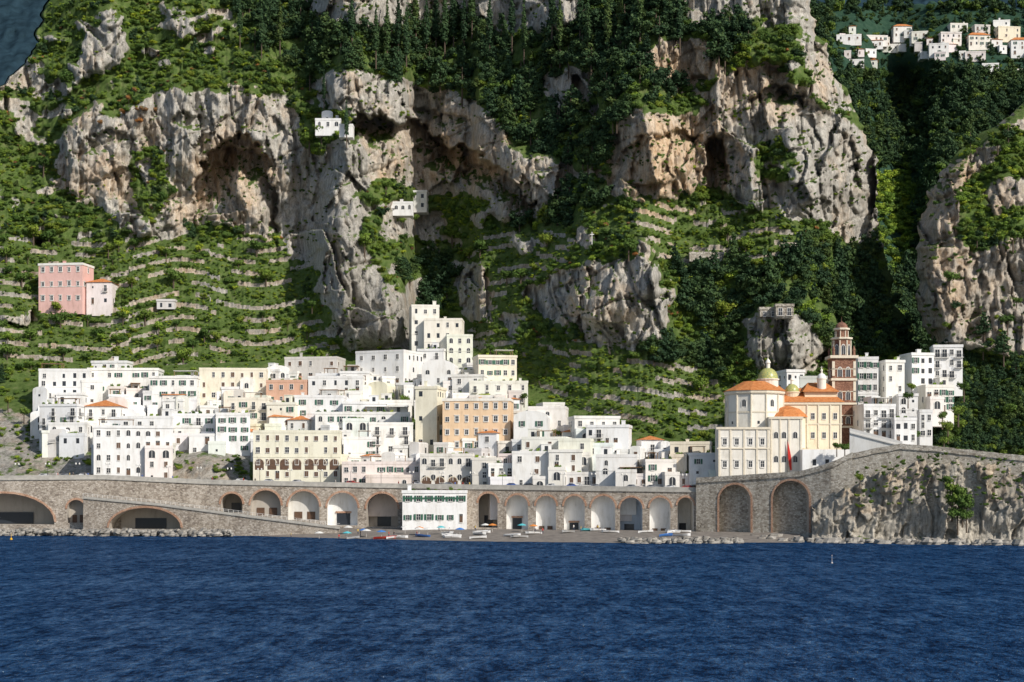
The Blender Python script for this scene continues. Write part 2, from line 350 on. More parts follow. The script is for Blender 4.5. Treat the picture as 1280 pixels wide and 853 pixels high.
SH=4.6; PH=np.zeros(PX.shape); PI=np.zeros(PX.shape)
for r in range(len(ys)):
    D[r]=d
    dz=d/F*st; z=H+(YH-ys[r])/F*d
    rate=.85-.72*rb[r]
    ph=((z+stepph)%SH)/SH; PH[r]=ph; PI[r]=np.floor((z+stepph)/SH)
    tr=np.where(ph<.42,.05,1.6)
    rate=rate*(1-tb[r])+tr*tb[r]
    tw=town[r]; rate=np.where(tw>.5,2.35,rate)
    if ys[r]>604: rate=rate*0
    d=d+rate*dz
D=blur(D,4,0)*.6+D*.4
for cx,cy,sx,sy,a in BUMPS: D+=a*gs(PX,PY,cx,cy,sx,sy)
tn=blur(town,6,6)
wpx,wpy=PX+(fbm(PX/12,PY/12,4)-.5)*20,PY+(fbm(PX/12+50,PY/12,4)-.5)*20
LM=np.zeros(PX.shape); LD=np.zeros(PX.shape)
for lp,a,hh in LIPS:
    ly=ip(wpx,lp); e=sst(lp[0][0],lp[0][0]+8,wpx)*sst(lp[-1][0],lp[-1][0]-8,wpx); hv=hh*(.7+.6*fbm(PX/20,PX*0+a,3)); q=e*sst(0,4,wpy-ly)*sst(hv,hv*.15,wpy-ly); LD+=a*q; LM=np.maximum(LM,q*(a>12))
D+=(1-tn)*rockb*(cliffdisp(XW,ZW))*(1-.3*LM)+(1-tn)*(1-rockb)*(1-tb*.8)*((.5-fbm(XW/25,ZW/25,4))*20+(.5-fbm(XW/4,ZW/4,3))*3)
D+=tn*(.5-fbm(XW/6,ZW/6,3))*3+LD
for cx,cy,rx,ry,a in CAVES:
    u=(wpx-cx)/rx; v=(wpy-cy)/ry
    D+=a*sst(1.05,.8,np.sqrt(u*u+np.minimum(v,0)**2))*sst(1.5,.2,np.maximum(v,0))
D=np.maximum(D,425)
warm=.0+1.1*gs(PX,PY,830,200,80,60)+.6*gs(PX,PY,290,200,60,70)+.6*gs(PX,PY,580,200,90,50)+.7*gs(PX,PY,850,80,80,40)+.6*gs(PX,PY,960,110,70,40)+.5*gs(PX,PY,120,220,50,50)+.3*gs(PX,PY,750,370,60,50)-.25*gs(PX,PY,430,330,60,90)+LM*.35
DM=D.copy()
EL=[(-66,72),(0,62),(50,47),(80,34),(105,8),(125,-60),(140,-200),(700,-200)]
ER=[(-66,985),(0,1012),(40,1022),(100,1048),(160,1078),(200,1094),(300,1102),(380,1120),(460,1160),(700,1170)]
wob=(fbm(PY/14,PY*0+2,4)-.5)*16
el=ip(PY,EL)+wob; er=ip(PY,ER)+wob
ol=np.maximum(0,el-PX); orr=np.maximum(0,PX-er)
near=np.maximum(0,1-(er-PX)/40); D2=D+np.where(PX<er,near**2*12,12)+np.minimum(orr,60)*2.2+np.minimum(ol,60)*2.5
PX2=np.where(PX<el,el+(PX-el)*.02,np.where(PX>er,er-(PX-er)*.03,PX))
gate=fbm(PX/34+PI*7.3,PI*3.1,3)
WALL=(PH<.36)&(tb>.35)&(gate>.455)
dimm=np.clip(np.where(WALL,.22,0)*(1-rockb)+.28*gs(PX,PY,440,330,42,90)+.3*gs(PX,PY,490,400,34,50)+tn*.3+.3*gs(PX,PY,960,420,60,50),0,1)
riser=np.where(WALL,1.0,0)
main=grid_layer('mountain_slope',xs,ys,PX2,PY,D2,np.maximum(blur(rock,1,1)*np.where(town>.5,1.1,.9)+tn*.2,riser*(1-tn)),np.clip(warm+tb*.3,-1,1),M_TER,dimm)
def ix(px,py):
    return int(np.clip(round((ys[0]-py)/st),0,len(ys)-1)),int(np.clip(round((px-xs[0])/st),0,len(xs)-1))
def main_depth(px,py): return DM[ix(px,py)]
def near_depth(px,py,k=6):
    r,c=ix(px,py); return DM[max(0,r-k):r+k,max(0,c-k):c+k].min()
st2=3.0
xs2=np.arange(940,1500,st2); ys2=np.arange(640,-70,-st2); QX,QY=np.meshgrid(xs2,ys2)
XW2=(QX-640)*.4; ZW2=(600-QY)*.4
DB=620+(600-QY)*.62+ (.5-fbm(XW2/40,ZW2/40,5))*60+90*np.exp(-((QX-1130)/40)**2)*sst(500,100,QY)
vil=gs(QX,QY,1200,50,130,60); DB=DB*(1-vil)+(620+(600-QY)*.62)*vil
BT=10+(fbm(QX/20,QX*0+3,3)-.5)*22
DB2=DB+np.maximum(0,BT-QY)*22
rB=masks(QX,QY,[[(1200,82),(1260,97),(1250,110),(1200,104)]])*.6
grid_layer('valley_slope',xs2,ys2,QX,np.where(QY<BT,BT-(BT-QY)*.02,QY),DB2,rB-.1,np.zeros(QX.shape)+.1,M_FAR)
def b_depth(px,py):
    c=int(np.clip(round((px-xs2[0])/st2),0,len(xs2)-1)); r=int(np.clip(round((ys2[0]-py)/st2),0,len(ys2)-1)); return DB[r,c]
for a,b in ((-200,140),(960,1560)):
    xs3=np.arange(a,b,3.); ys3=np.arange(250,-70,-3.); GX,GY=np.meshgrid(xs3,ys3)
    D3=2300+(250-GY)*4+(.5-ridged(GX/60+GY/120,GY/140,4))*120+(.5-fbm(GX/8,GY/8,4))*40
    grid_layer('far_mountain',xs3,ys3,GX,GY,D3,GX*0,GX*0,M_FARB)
st4=1.8
xs4=np.arange(1110,1440,st4); ys4=np.arange(600,60,-st4); CX,CY=np.meshgrid(xs4,ys4)
rC=masks(CX,CY,[[(1120,300),(1160,240),(1190,200),(1235,165),(1245,190),(1200,235),(1195,290),(1215,310),(1290,300),(1290,330),(1440,350),(1440,440),(1280,450),(1130,425)],[(1240,130),(1300,120),(1300,160),(1240,165)],[(1330,100),(1440,100),(1440,200),(1330,200)],[(1230,230),(1285,225),(1285,260),(1240,262)]])
rCb=blur(rC,2,2); XW4=(CX-640)*.24; ZW4=(600-CY)*.24
DC=np.zeros(CX.shape); d=np.full(len(xs4),455.)
rr=blur(rC,10,5)
for r in range(len(ys4)):
    DC[r]=d; dz=d/F*st4; d=d+(.75-.62*rr[r])*dz
DC+=rCb*cliffdisp(XW4,ZW4,.9)+(1-rCb)*((.5-fbm(XW4/20,ZW4/20,4))*12+(.5-fbm(XW4/4,ZW4/4,3))*2)
DCM=DC.copy()
EC=[(60,1320),(120,1285),(145,1262),(170,1222),(200,1190),(230,1166),(290,1146),(400,1150),(430,1162),(450,1150),(700,1140)]
w4=(fbm(CY/12,CY*0+9,4)-.5)*16; ec=ip(CY,EC)+w4; oc=np.maximum(0,ec-CX)
DC2=DC+np.where(CX>ec,np.maximum(0,1-(CX-ec)/35)**2*14,14)+np.minimum(oc,60)*2.4
CX2=np.where(CX<ec,ec-(CX-ec)*.03,CX)
grid_layer('headland_crag',xs4,ys4,CX2,CY,DC2,blur(rC,1,1)*.9,.2+.3*fbm(XW4/20,ZW4/20,3),M_TER,np.zeros(CX.shape)+.12)
def c_ix(px,py): return int(np.clip(round((ys4[0]-py)/st4),0,len(ys4)-1)),int(np.clip(round((px-xs4[0])/st4),0,len(xs4)-1))
def c_depth(px,py): return DCM[c_ix(px,py)]
TOPC=[(1000,650),(1035,632),(1060,604),(1100,584),(1170,576),(1280,588),(1500,606)]
xs5=np.arange(1015,1440,1.4); ys5=np.arange(708,556,-1.4); EX,EY=np.meshgrid(xs5,ys5)
tp=ip(EX,TOPC)+(fbm(EX/14,EX*0+4,4)-.5)*34; over=np.maximum(0,tp-EY)
XW5=EX*.18; ZW5=EY*.18
DE=ip(EX,YV)-4+(690-EY)*.02+np.clip(cliffdisp(XW5,ZW5,.5),-4.5,4.5)*.5+over*1.2-5*sst(665,694,EY)
EYc=np.where(over>0,tp-over*.05,EY)
grid_layer('sea_cliff',xs5,ys5,EX,EYc,DE,np.clip(1.25-over*.05,0,1.3),.0+.3*sst(660,600,EY)+0*EX,M_CLF,np.clip(.0+.55*sst(674,692,EY),0,1))
mb=MB()
pxs=list(range(860,1460,20))
def tz(p): return float(ip(p,[(860,606),(1000,598),(1065,574),(1125,562),(1280,577),(1460,600)]))
for a,b in zip(pxs[:-1],pxs[1:]):
    for k in range(6):
        def q(p,k):
            Y0=yv(p)+2.5; x,y,z=P(p,tz(p),Y0); return (x,Y0+k*16,z-.3+k*.4)
        mb.quad(q(a,k),q(b,k),q(b,k+1),q(a,k+1))
o=link(bpy.data.objects.new('headland_ground',mb.mesh('headland_ground',[M_CONC]))); o['kind']='structure'
def wmat():
    m,nt,bs=newmat('sea_water'); p=pos(nt)
    a=noise(nt,mapping(nt,p,(1,.42,1)),.7,4,.7); b=noise(nt,mapping(nt,p,(1,.5,1)),1.9,3,.7); c=noise(nt,mapping(nt,p,(.4,1.2,1)),.025,4); e=noise(nt,mapping(nt,p,(1,.25,1)),.28,4,.6)
    h=math_(nt,'ADD',math_(nt,'MULTIPLY',a,1.0),math_(nt,'MULTIPLY',b,.5))
    k=math_(nt,'ADD',math_(nt,'ADD',math_(nt,'MULTIPLY',a,.38),math_(nt,'MULTIPLY',b,.28)),math_(nt,'ADD',math_(nt,'MULTIPLY',c,.12),math_(nt,'MULTIPLY',e,.22)))
    col=ramp(nt,k,[(.42,(.001,.010,.036)),(.48,(.004,.030,.092)),(.54,(.009,.058,.160)),(.62,(.035,.12,.26))])  # ripple light and shade and reflected sky blue painted into the water colour
    nt.nodes.remove(bs); out=nt.nodes['Material Output']
    df=N(nt,'ShaderNodeBsdfDiffuse'); gl=N(nt,'ShaderNodeBsdfGlossy'); gl.inputs['Roughness'].default_value=.2; gl.inputs['Color'].default_value=(.75,.88,1,1)
    nt.links.new(col,df.inputs['Color']); bump(nt,h,df,1.0,1.2); bump(nt,h,gl,1.0,2.2)
    mx=N(nt,'ShaderNodeMixShader'); f=math_(nt,'MULTIPLY',math_(nt,'SUBTRACT',k,.46),1.3,clamp=True); f=math_(nt,'ADD',f,.035)
    nt.links.new(f,mx.inputs[0]); nt.links.new(df.outputs[0],mx.inputs[1]); nt.links.new(gl.outputs[0],mx.inputs[2]); nt.links.new(mx.outputs[0],out.inputs['Surface']); return m
mb=MB(); mb.quad((-4000,-800,0),(4000,-800,0),(4000,6000,0),(-4000,6000,0))
o=link(bpy.data.objects.new('sea_water',mb.mesh('sea_water',[wmat()]))); o['kind']='structure'
BW=[(-100,451,0),(250,446,0),(300,432,0),(420,408,0),(600,384,0),(760,376,0),(900,378,0),(1000,380,0)]
mb=MB(); pr=None
for p in range(230,1010,10):
    Yw=float(np.interp(p,[b[0] for b in BW],[b[1] for b in BW]))-2+2*float(fbm(np.array(p/25.),np.array(1.),3)); Yb=yv(p)+12
    row=[]
    for k in range(9):
        t=k/8; Y=Yw+(Yb-Yw)*t; row.append(((p-640)/F*Y,Y,-.4+2.1*min(1,t*1.6)+.15*float(vnoise(np.array(p/13.),np.array(k*1.)))))
    if pr:
        for k in range(8): mb.quad(pr[k],row[k],row[k+1],pr[k+1])
    pr=row
o=link(bpy.data.objects.new('beach',mb.mesh('beach',[M_SAND]))); o['kind']='structure'
def beach_z(px,Y):
    Yw=float(np.interp(px,[b[0] for b in BW],[b[1] for b in BW])); Yb=yv(px)+12; t=np.clip((Y-Yw)/(Yb-Yw),0,1); return -.35+2.1*min(1,t*1.6)
# ------------------------------------------------------------ viaduct
def arcade(name,label,px0,px1,top,bot,Yf,arches,mat,ringmat,stepx=8,parapet=True,thick=9,rail=False,pmat=None):
    x0,y0,z0=P(px0,bot(px0),Yf(px0)); T=Thing(name,(x0,y0,z0),label,'bridge' if 'viaduct' in name else 'wall')
    cuts=sorted(set([px0,px1]+[a[0] for a in arches]+[a[1] for a in arches])); mb=MB()
    ins=lambda a,b:[q for q in arches if q[0]<=a+.01 and q[1]>=b-.01]
    def pt(px,py,dy=0):
        x,y,z=P(px,py,Yf(px)); return (x,y+dy,z)
    for a,b in zip(cuts[:-1],cuts[1:]):
        A=ins(a,b)
        if not A:
            n=max(1,int((b-a)/stepx))
            for i in range(n):
                u=a+(b-a)*i/n; w=a+(b-a)*(i+1)/n; mb.quad(pt(u,bot(u)),pt(w,bot(w)),pt(w,top(w)),pt(u,top(u)))
            continue
        xa,xb,yt,yb,kind,colr=A[0]; n=14; cxx=(xa+xb)/2; hw=(xb-xa)/2; rise=min(hw,(yb-yt)*.92)
        arc=[(cxx-hw*math.cos(math.pi*i/n), yt+rise-rise*math.sin(math.pi*i/n)) for i in range(n+1)]
        for (u,au),(w,aw) in zip(arc[:-1],arc[1:]):
            mb.quad(pt(u,au),pt(w,aw),pt(w,top(w)),pt(u,top(u)))
            if yb<bot(u)-.5: mb.quad(pt(u,bot(u)),pt(w,bot(w)),pt(w,yb),pt(u,yb))
        am=MB(); dep={'dark':7.5,'shop':3.2,'plain':2.6,'big':3.0}[kind]
        outl=[(xa,yb)]+arc+[(xb,yb)]
        for (u,au),(w,aw) in zip(outl[:-1],outl[1:]): am.quad(pt(u,au),pt(w,aw),pt(w,aw,dep),pt(u,au,dep),0)
        am.quad(pt(xa,yb),pt(xb,yb),pt(xb,yb,dep),pt(xa,yb,dep),0)
        bp=[pt(u,au,dep) for u,au in outl]; am.poly(bp,4 if kind=='big' else 0)
        if kind in('shop','dark'):
            w2=(xb-xa)*.22; hq=min(15,(yb-yt)*.5); am.poly([pt(cxx-w2,yb-.3,dep-.15),pt(cxx+w2,yb-.3,dep-.15),pt(cxx+w2,yb-hq,dep-.15),pt(cxx-w2,yb-hq,dep-.15)],3)
            if kind=='shop': am.poly([pt(cxx-w2*1.2,yb-15.2,dep-.3),pt(cxx+w2*1.2,yb-15.2,dep-.3),pt(cxx+w2*1.2,yb-17.5,dep-.2),pt(cxx-w2*1.2,yb-17.5,dep-.2)],1)
        if kind=='plain':
            w2=(xb-xa)*.13
            for cc in (cxx-w2*1.6,cxx+w2*1.6): am.poly([pt(cc-w2,yb-.3,dep-.15),pt(cc+w2,yb-.3,dep-.15),pt(cc+w2,yb-10,dep-.15),pt(cc-w2,yb-10,dep-.15)],2)
        rw=2.6
        ro=[(cxx-(hw+rw)*math.cos(math.pi*i/n), yt+rise-(rise+rw)*math.sin(math.pi*i/n)) for i in range(n+1)]
        ar=arc
        if kind=='big': ar=[(xa,yb)]+arc+[(xb,yb)]; ro=[(xa-rw,yb)]+ro+[(xb+rw,yb)]
        for i in range(len(ar)-1):
            am.quad(pt(ar[i][0],ar[i][1],-.18),pt(ar[i+1][0],ar[i+1][1],-.18),pt(ro[i+1][0],ro[i+1][1],-.18),pt(ro[i][0],ro[i][1],-.18),1)
            am.quad(pt(ar[i][0],ar[i][1],.0),pt(ar[i+1][0],ar[i+1][1],.0),pt(ar[i+1][0],ar[i+1][1],-.18),pt(ar[i][0],ar[i][1],-.18),1)
            am.quad(pt(ro[i][0],ro[i][1],.0),pt(ro[i+1][0],ro[i+1][1],.0),pt(ro[i+1][0],ro[i+1][1],-.18),pt(ro[i][0],ro[i][1],-.18),1)
        T.part('arch',am.v,am.f,[M_PL,ringmat,M_BRN,M_GLASS,M_STONE],am.m,color=colr)
    T.part('wall',mb.v,mb.f,[mat],mb.m,color=(.8,.79,.76))
    n=int((px1-px0)/6); pb=MB(); db=MB()
    up=lambda p,h:(p[0],p[1],p[2]+h)
    for i in range(n):
        u=px0+(px1-px0)*i/n; w=px0+(px1-px0)*(i+1)/n; t0,t1=top(u),top(w)
        A=pt(u,t0,-.3);B=pt(w,t1,-.3);C=pt(w,t1,.15);D_=pt(u,t0,.15); dn=.35
        pb.quad(up(A,-dn),up(B,-dn),B,A); pb.quad(up(A,-dn),up(B,-dn),up(C,-dn),up(D_,-dn))
        A2=pt(u,t0,-.12);B2=pt(w,t1,-.12);C2=pt(w,t1,.2);D2_=pt(u,t0,.2)
        pb.quad(A,B,B2,A2); hh=.35 if rail else .95; pb.quad(A2,B2,up(B2,hh),up(A2,hh)); pb.quad(up(A2,hh),up(B2,hh),up(C2,hh),up(D2_,hh)); pb.quad(C2,D2_,up(D2_,hh),up(C2,hh))
        if rail: pb.tube(up(A2,.3),up(A2,1.15),.06,.06,4,1); pb.tube(up(A2,1.12),up(B2,1.12),.05,.05,4,1); pb.tube(up(A2,.72),up(B2,.72),.035,.035,4,1)
        db.quad(pt(u,t0,.2),pt(w,t1,.2),pt(w,t1,thick),pt(u,t0,thick))
    if parapet: T.part('parapet',pb.v,pb.f,[pmat or M_CONC,M_FRAME],pb.m)
    T.part('road_deck',db.v,db.f,[M_ASPH],db.m)
    return T
WH=(.80,.79,.77); GR=(.46,.42,.37); LG=(.68,.66,.62); BL=(.50,.56,.64)
ARCH=[(-60,68,617,656,'dark',GR),(84,106,625,654,'plain',GR),(276,303,617,641,'dark',GR),(313,351,613,645,'plain',GR),(360,399,614,650,'plain',LG),(409,447,616,657,'shop',WH),(458,497,617,659,'dark',GR),
(598,622,617,660,'dark',GR),(633,660,619,663,'shop',WH),(670,695,620,668,'plain',WH),(705,731,620,669,'shop',WH),(739,769,620,670,'plain',WH),(775,803,622,671,'dark',BL),(812,838,622,671,'plain',WH),(847,867,622,670,'dark',LG)]
vt=lambda p: float(ip(p,[(-200,601),(0,599),(130,598),(260,604),(500,609),(870,614)]))
vb=lambda p: float(ip(p,[(-200,668),(400,668),(700,676),(870,680)]))
arcade('road_viaduct','long stone road viaduct with arches above the beach',-140,870,vt,vb,yv,ARCH,M_STONEW,M_RING)
wt=lambda p: float(ip(p,[(870,602),(905,600),(1000,594),(1040,583),(1066,570)]))
wb=lambda p: float(ip(p,[(870,682),(1066,690)]))
arcade('church_retaining_wall','tall stone retaining wall with two big brick arches',870,1066,wt,wb,lambda p:yv(p)-1.0,[(899,938,606,674,'big',GR),(966,1011,601,666,'big',(.42,.38,.33))],M_STONE,M_RING,pmat=M_STONE)
rt=lambda p: float(ip(p,[(104,622),(200,631),(330,648),(425,660)])); rbm=lambda p: 670.
arcade('beach_ramp','sloping stone ramp with one low arch leading to the beach',104,425,rt,rbm,lambda p:float(ip(p,[(104,441),(425,424)])),[(136,226,635,662,'dark',GR)],M_STONEW,M_RING,thick=4,rail=True)
pt_=lambda p: float(ip(p,[(1066,570),(1090,565),(1125,559),(1170,562),(1280,574),(1440,592)])+2.2*float(fbm(np.array(p/11.),np.array(3.),3))); pbm=lambda p: float(ip(p,[(1066,690),(1090,630),(1440,640)]))
arcade('headland_road_wall','long rough stone retaining wall along the cliff road',1066,1440,pt_,pbm,lambda p:yv(p)-.6,[],M_STONE,M_RING,pmat=M_STONE)
arcade('white_ramp_wall','white plastered wall beside the ramp below the houses',1062,1128,lambda p: float(ip(p,[(1062,540),(1085,546),(1128,557)])),lambda p:575.,lambda p:yv(p)+6.5,[],M_PL,M_RING,thick=3,pmat=M_FRAME)
mb=MB()
for a in range(-140,880,20):
    def q(p,dy): x,y,z=P(p,vt(p),yv(p)); return (x,y+dy,z+.01)
    mb.quad(q(a,.3),q(a+20,.3),q(a+20,14),q(a,14))
o=link(bpy.data.objects.new('coast_road',mb.mesh('coast_road',[M_ASPH]))); o['kind']='structure'
# ------------------------------------------------------------ windows & houses
def wframe(mb,w,h,m,t=.1,pr=.1):
    mb.box(-w/2-t,-w/2,-pr,.0,-t,h+t,m); mb.box(w/2,w/2+t,-pr,.0,-t,h+t,m); mb.box(-w/2,w/2,-pr,.0,h,h+t,m); mb.box(-w/2-.06,w/2+.06,-pr-.1,.0,-t-.06,-.0,m)
def win_mesh(kind):
    mb=MB(); w,h=(.95,1.55)
    if kind in('door','fdoor'): w,h=1.1,2.25
    if kind=='small': w,h=.6,.7
    if kind=='arched':
        n=8; r=.55; pts=[(-r,-.02,0),(r,-.02,0)]+[(r*math.cos(math.pi*i/n),-.02,1.1+r*math.sin(math.pi*i/n)) for i in range(n+1)]
        mb.poly(pts,0)
        for i in range(n):
            a=math.pi*i/n;b=math.pi*(i+1)/n; q=lambda R,t,y:(R*math.cos(t),y,1.1+R*math.sin(t))
            mb.quad(q(r,a,-.1),q(r,b,-.1),q(r+.14,b,-.1),q(r+.14,a,-.1),1)
        mb.box(-r-.14,-r,-.1,0,-.1,1.1,1); mb.box(r,r+.14,-.1,0,-.1,1.1,1); mb.box(-.03,.03,-.06,-.03,0,1.6,1)
        return mb.mesh('window_arched',[M_GLASS,M_FRAME])
    mb.box(-w/2,w/2,-.03,.0,0,h,0)
    if kind not in('bare','small'):
        wframe(mb,w,h,1,.22 if kind=='trim' else .1); mb.box(-.03,.03,-.06,-.031,0,h,1); mb.box(-w/2,-.035,-.05,-.031,h*.55,h*.55+.05,1); mb.box(.035,w/2,-.05,-.031,h*.55,h*.55+.05,1)
    if kind=='trim': mb.box(-w/2-.35,w/2+.35,-.22,-.0,h+.24,h+.4,1)
    if kind=='green':
        for s in(-1,1):
            x=s*(w/2+.1+.25); mb.box(x-.25,x+.25,-.17,-.11,0,h,2)
    if kind=='brown':
        mb.box(-w/2+.02,-.02,-.09,-.05,.02,h-.02,3); mb.box(.02,w/2-.02,-.09,-.05,.02,h-.02,3)
    if kind=='fdoor':
        mb.box(-1.1,1.1,-.9,-.11,-.2,-.08,1)
        for i in range(12):
            x=-1.07+i*2.14/11; mb.box(x-.02,x+.02,-.88,-.85,-.08,.9,4)
        mb.box(-1.1,1.1,-.9,-.84,.9,.95,4)
        for s in(-1,1): mb.box(s*1.08-.02,s*1.08+.02,-.84,-.1,.88,.93,4)
    if kind=='door': mb.box(-w/2+.05,w/2-.05,-.08,-.035,.02,h-.5,3)
    return mb.mesh('window_'+kind,[M_GLASS,M_FRAME,M_GRN,M_BRN,M_IRON])
WM={k:win_mesh(k) for k in('plain','green','brown','fdoor','arched','door','bare','small','trim')}
C_W=(.80,.80,.80); C_C=(.79,.76,.69); C_Y=(.78,.73,.60); C_T=(.74,.54,.36); C_P=(.74,.48,.44); C_S=(.70,.42,.31); C_G=(.64,.62,.59); C_LP=(.79,.73,.69); C_ST=(.38,.34,.28)
CN={C_W:'white',C_C:'cream',C_Y:'pale yellow',C_T:'peach',C_P:'pink',C_S:'salmon orange',C_G:'grey plaster',C_LP:'pale pink',C_ST:'rough stone'}
houses=0
def building(x0,x1,yt,yb,col=C_W,rows=None,cols=None,Y=None,yaw=None,D=11,roof='flat',wk=None,name='house',label=None,ext=8,wins=1.0,arc=False,group='houses of the hillside town',storey=3.2,mat=None,wing=True,room=True,pcol=None):
    global houses; houses+=1
    if Y is None: Y=max(yv((x0+x1)/2)+13+(600-yb)*.6,yv((x0+x1)/2)+9.3)
    if yaw is None: yaw=random.uniform(-11,11)
    s=Y/F; span=(x1-x0)*s; a=math.radians(yaw); w=max(3,(span-D*abs(math.sin(a)))/math.cos(a))
    z1=H+(YH-yt)*s; z0=H+(YH-yb)*s; h=z1-z0
    base=CN.get(col,'white')
    jc=tuple(float(np.clip(c*random.uniform(.95,1.02),0,.82)) for c in col)
    if col==C_W: k=random.uniform(.92,1.02); t=random.random()**2; jc=(.81*k,.81*k*(1-.02*t),.81*k*(1-.08*t))
    st_={1:'single-storey',2:'two-storey',3:'three-storey',4:'four-storey'}
    nr=rows if rows is not None else max(1,int(round(h/storey)))
    if label is None:
        rf={'flat':'flat roof','hip':'terracotta tiled roof','vault':'rounded vaulted roof'}[roof]
        label=f"{base} {st_.get(nr,'tall')} house with {rf} on the hillside"
    T=Thing(name,((x0+x1)/2*s-640*s,Y+D/2,z0),label,'house' if name=='house' else name.replace('_',' '),group,rz=a)
    hw=w/2; hd=D/2; mb=MB(); top=h-(.8 if roof=='flat' else 0)
    mb.box(-hw,hw,-hd,hd,-ext,top)
    T.part('wall',mb.v,mb.f,[mat or M_PL],mb.m,world=False,color=jc)
    rb_=MB()
    if roof=='flat':
        t=.3; zt=top; e=.08 if random.random()<.6 else .2
        rb_.box(-hw-e,hw+e,-hd-e,-hd+t,zt,h); rb_.box(-hw-e,hw+e,hd-t,hd+e,zt,h); rb_.box(-hw-e,-hw+t,-hd+t,hd-t,zt,h); rb_.box(hw-t,hw+e,-hd+t,hd-t,zt,h)
        if nr>=3 and random.random()<.4: rb_.box(-hw-.1,hw+.1,-hd-.1,-hd-.005,zt*.5,zt*.5+.18)
        T.part('parapet',rb_.v,rb_.f,[mat or M_PL],rb_.m,world=False,color=pcol or tuple(c*.97 for c in jc))
    elif roof=='hip':
        e=.45; rh=min(2.4,w*.2); b=[(-hw-e,-hd-e,h),(hw+e,-hd-e,h),(hw+e,hd+e,h),(-hw-e,hd+e,h)]; k=min(hw,hd)*.9
        if hw>hd: r0,r1=(-hw+k,0,h+rh),(hw-k,0,h+rh); fs=[(0,1,5,4),(1,2,5),(2,3,4,5),(3,0,4),(3,2,1,0)]
        else: r0,r1=(0,-hd+k,h+rh),(0,hd-k,h+rh); fs=[(0,1,4),(1,2,5,4),(2,3,5),(3,0,4,5),(3,2,1,0)]
        T.part('roof',b+[r0,r1],fs,[M_ROOF],world=False)
    else:
        n=8; rr=min(hw,3.2); k=max(1,int(w//(2*rr))); ww=w/k
        for j in range(k):
            cx=-hw+ww*(j+.5); pr=[(cx-ww/2*math.cos(math.pi*i/n),h+ww*.2*math.sin(math.pi*i/n)) for i in range(n+1)]
            for (u,p),(v,q) in zip(pr[:-1],pr[1:]): rb_.quad((u,-hd,p),(v,-hd,q),(v,hd,q),(u,hd,p))
            rb_.poly([(u,-hd,p) for u,p in pr]); rb_.poly([(u,hd,p) for u,p in pr])
        T.part('roof',rb_.v,rb_.f,[M_PL],rb_.m,world=False,color=jc)
    if roof=='flat' and random.random()<.45 and w>5 and mat is None:
        cb=MB(); cx=random.uniform(-hw+1,hw-1); cy=random.uniform(-hd+2,hd-2) if hd>2.2 else 0; ch=random.uniform(.6,1.8); cw=random.uniform(.35,.6)
        cb.box(cx-cw,cx+cw,cy-cw,cy+cw,top,top+.8+ch); cb.box(cx-cw-.1,cx+cw+.1,cy-cw-.1,cy+cw+.1,top+.8+ch,top+.95+ch)
        T.part('chimney',cb.v,cb.f,[M_PL],cb.m,world=False,color=jc)
    if roof=='flat' and w>7 and wing and room and random.random()<.35:
        cb=MB(); cw=w*random.uniform(.2,.35); cx=random.uniform(-hw+cw/2+.4,hw-cw/2-.4); hh=random.uniform(2.1,2.6)
        cb.box(cx-cw/2,cx+cw/2,-hd+2.5,hd-1,top,top+hh+.5); cb.box(cx-cw/2-.12,cx+cw/2+.12,-hd+2.38,hd-.88,top+hh+.5,top+hh+.7)
        T.part('roof_room',cb.v,cb.f,[M_PL],cb.m,world=False,color=jc); T.inst('window',WM['bare'],(cx,-hd+2.49,top+.7))
    if roof=='flat' and wing and w>6 and random.random()<.3:
        pg=MB(); cw=w*random.uniform(.3,.5); cx=random.uniform(-hw+cw/2+.3,hw-cw/2-.3); hz=top+2.4
        for sx in(-1,1):
            for sy in(0,1): pg.box(cx+sx*cw/2-.08,cx+sx*cw/2+.08,-hd+.5+sy*3-.08,-hd+.5+sy*3+.08,top,hz)
        pg.box(cx-cw/2-.3,cx+cw/2+.3,-hd+.2,-hd+3.8,hz,hz+.12,random.choice((0,1)))
        T.part('pergola',pg.v,pg.f,[M_WOOD,M_FRAME],[m if m else 0 for m in pg.m],world=False)
    if roof=='flat' and random.random()<.4 and w>5 and mat is None:
        n=int(w/2)
        for i in range(n):
            if random.random()<.6: T.inst('roof_plant',random.choice(crowns['bright']+crowns['broad']),(-hw+1+i*2,-hd+1.1,top),sc=(.8,.6,random.uniform(.9,1.6)),rz=random.uniform(0,.4))
    kinds=wk or random.choice([['plain','plain','bare'],['green','green','plain'],['brown','plain'],['fdoor','plain','brown'],['arched','plain'],['bare','small','green'],['green','fdoor'],['fdoor','bare','small'],['arched','small','fdoor'],['fdoor','fdoor','trim']])
    cam=Vector((0,0,H)); ctr=Vector(T.o.location)
    faces=[(0,w,hd)]
    for fa,fw,fd in ((math.pi/2,D,hw),(-math.pi/2,D,hw)):
        nrm=Vector((math.sin(a+fa),-math.cos(a+fa),0))
        if nrm.dot((cam-ctr).normalized())>.13: faces.append((fa,fw,fd))
    wg=None
    if wing and nr>=2 and w>7 and not arc and random.random()<.7:
        ww=w*random.uniform(.35,.7); sgn=random.choice((-1,1)); c0=sgn*(hw-ww/2-.01); hh=h*random.choice((.36,.5,.62)); dd=random.uniform(1.8,4)
        wg=(c0-ww/2,c0+ww/2,hh); cb=MB(); cb.box(c0-ww/2,c0+ww/2,-hd-dd,-hd-.005,-ext,hh-.9); cb.box(c0-ww/2-.08,c0+ww/2+.08,-hd-dd-.08,-hd-dd+.25,hh-.9,hh); cb.box(c0-ww/2-.08,c0-ww/2+.2,-hd-dd+.25,-hd-.005,hh-.9,hh); cb.box(c0+ww/2-.2,c0+ww/2+.08,-hd-dd+.25,-hd-.005,hh-.9,hh)
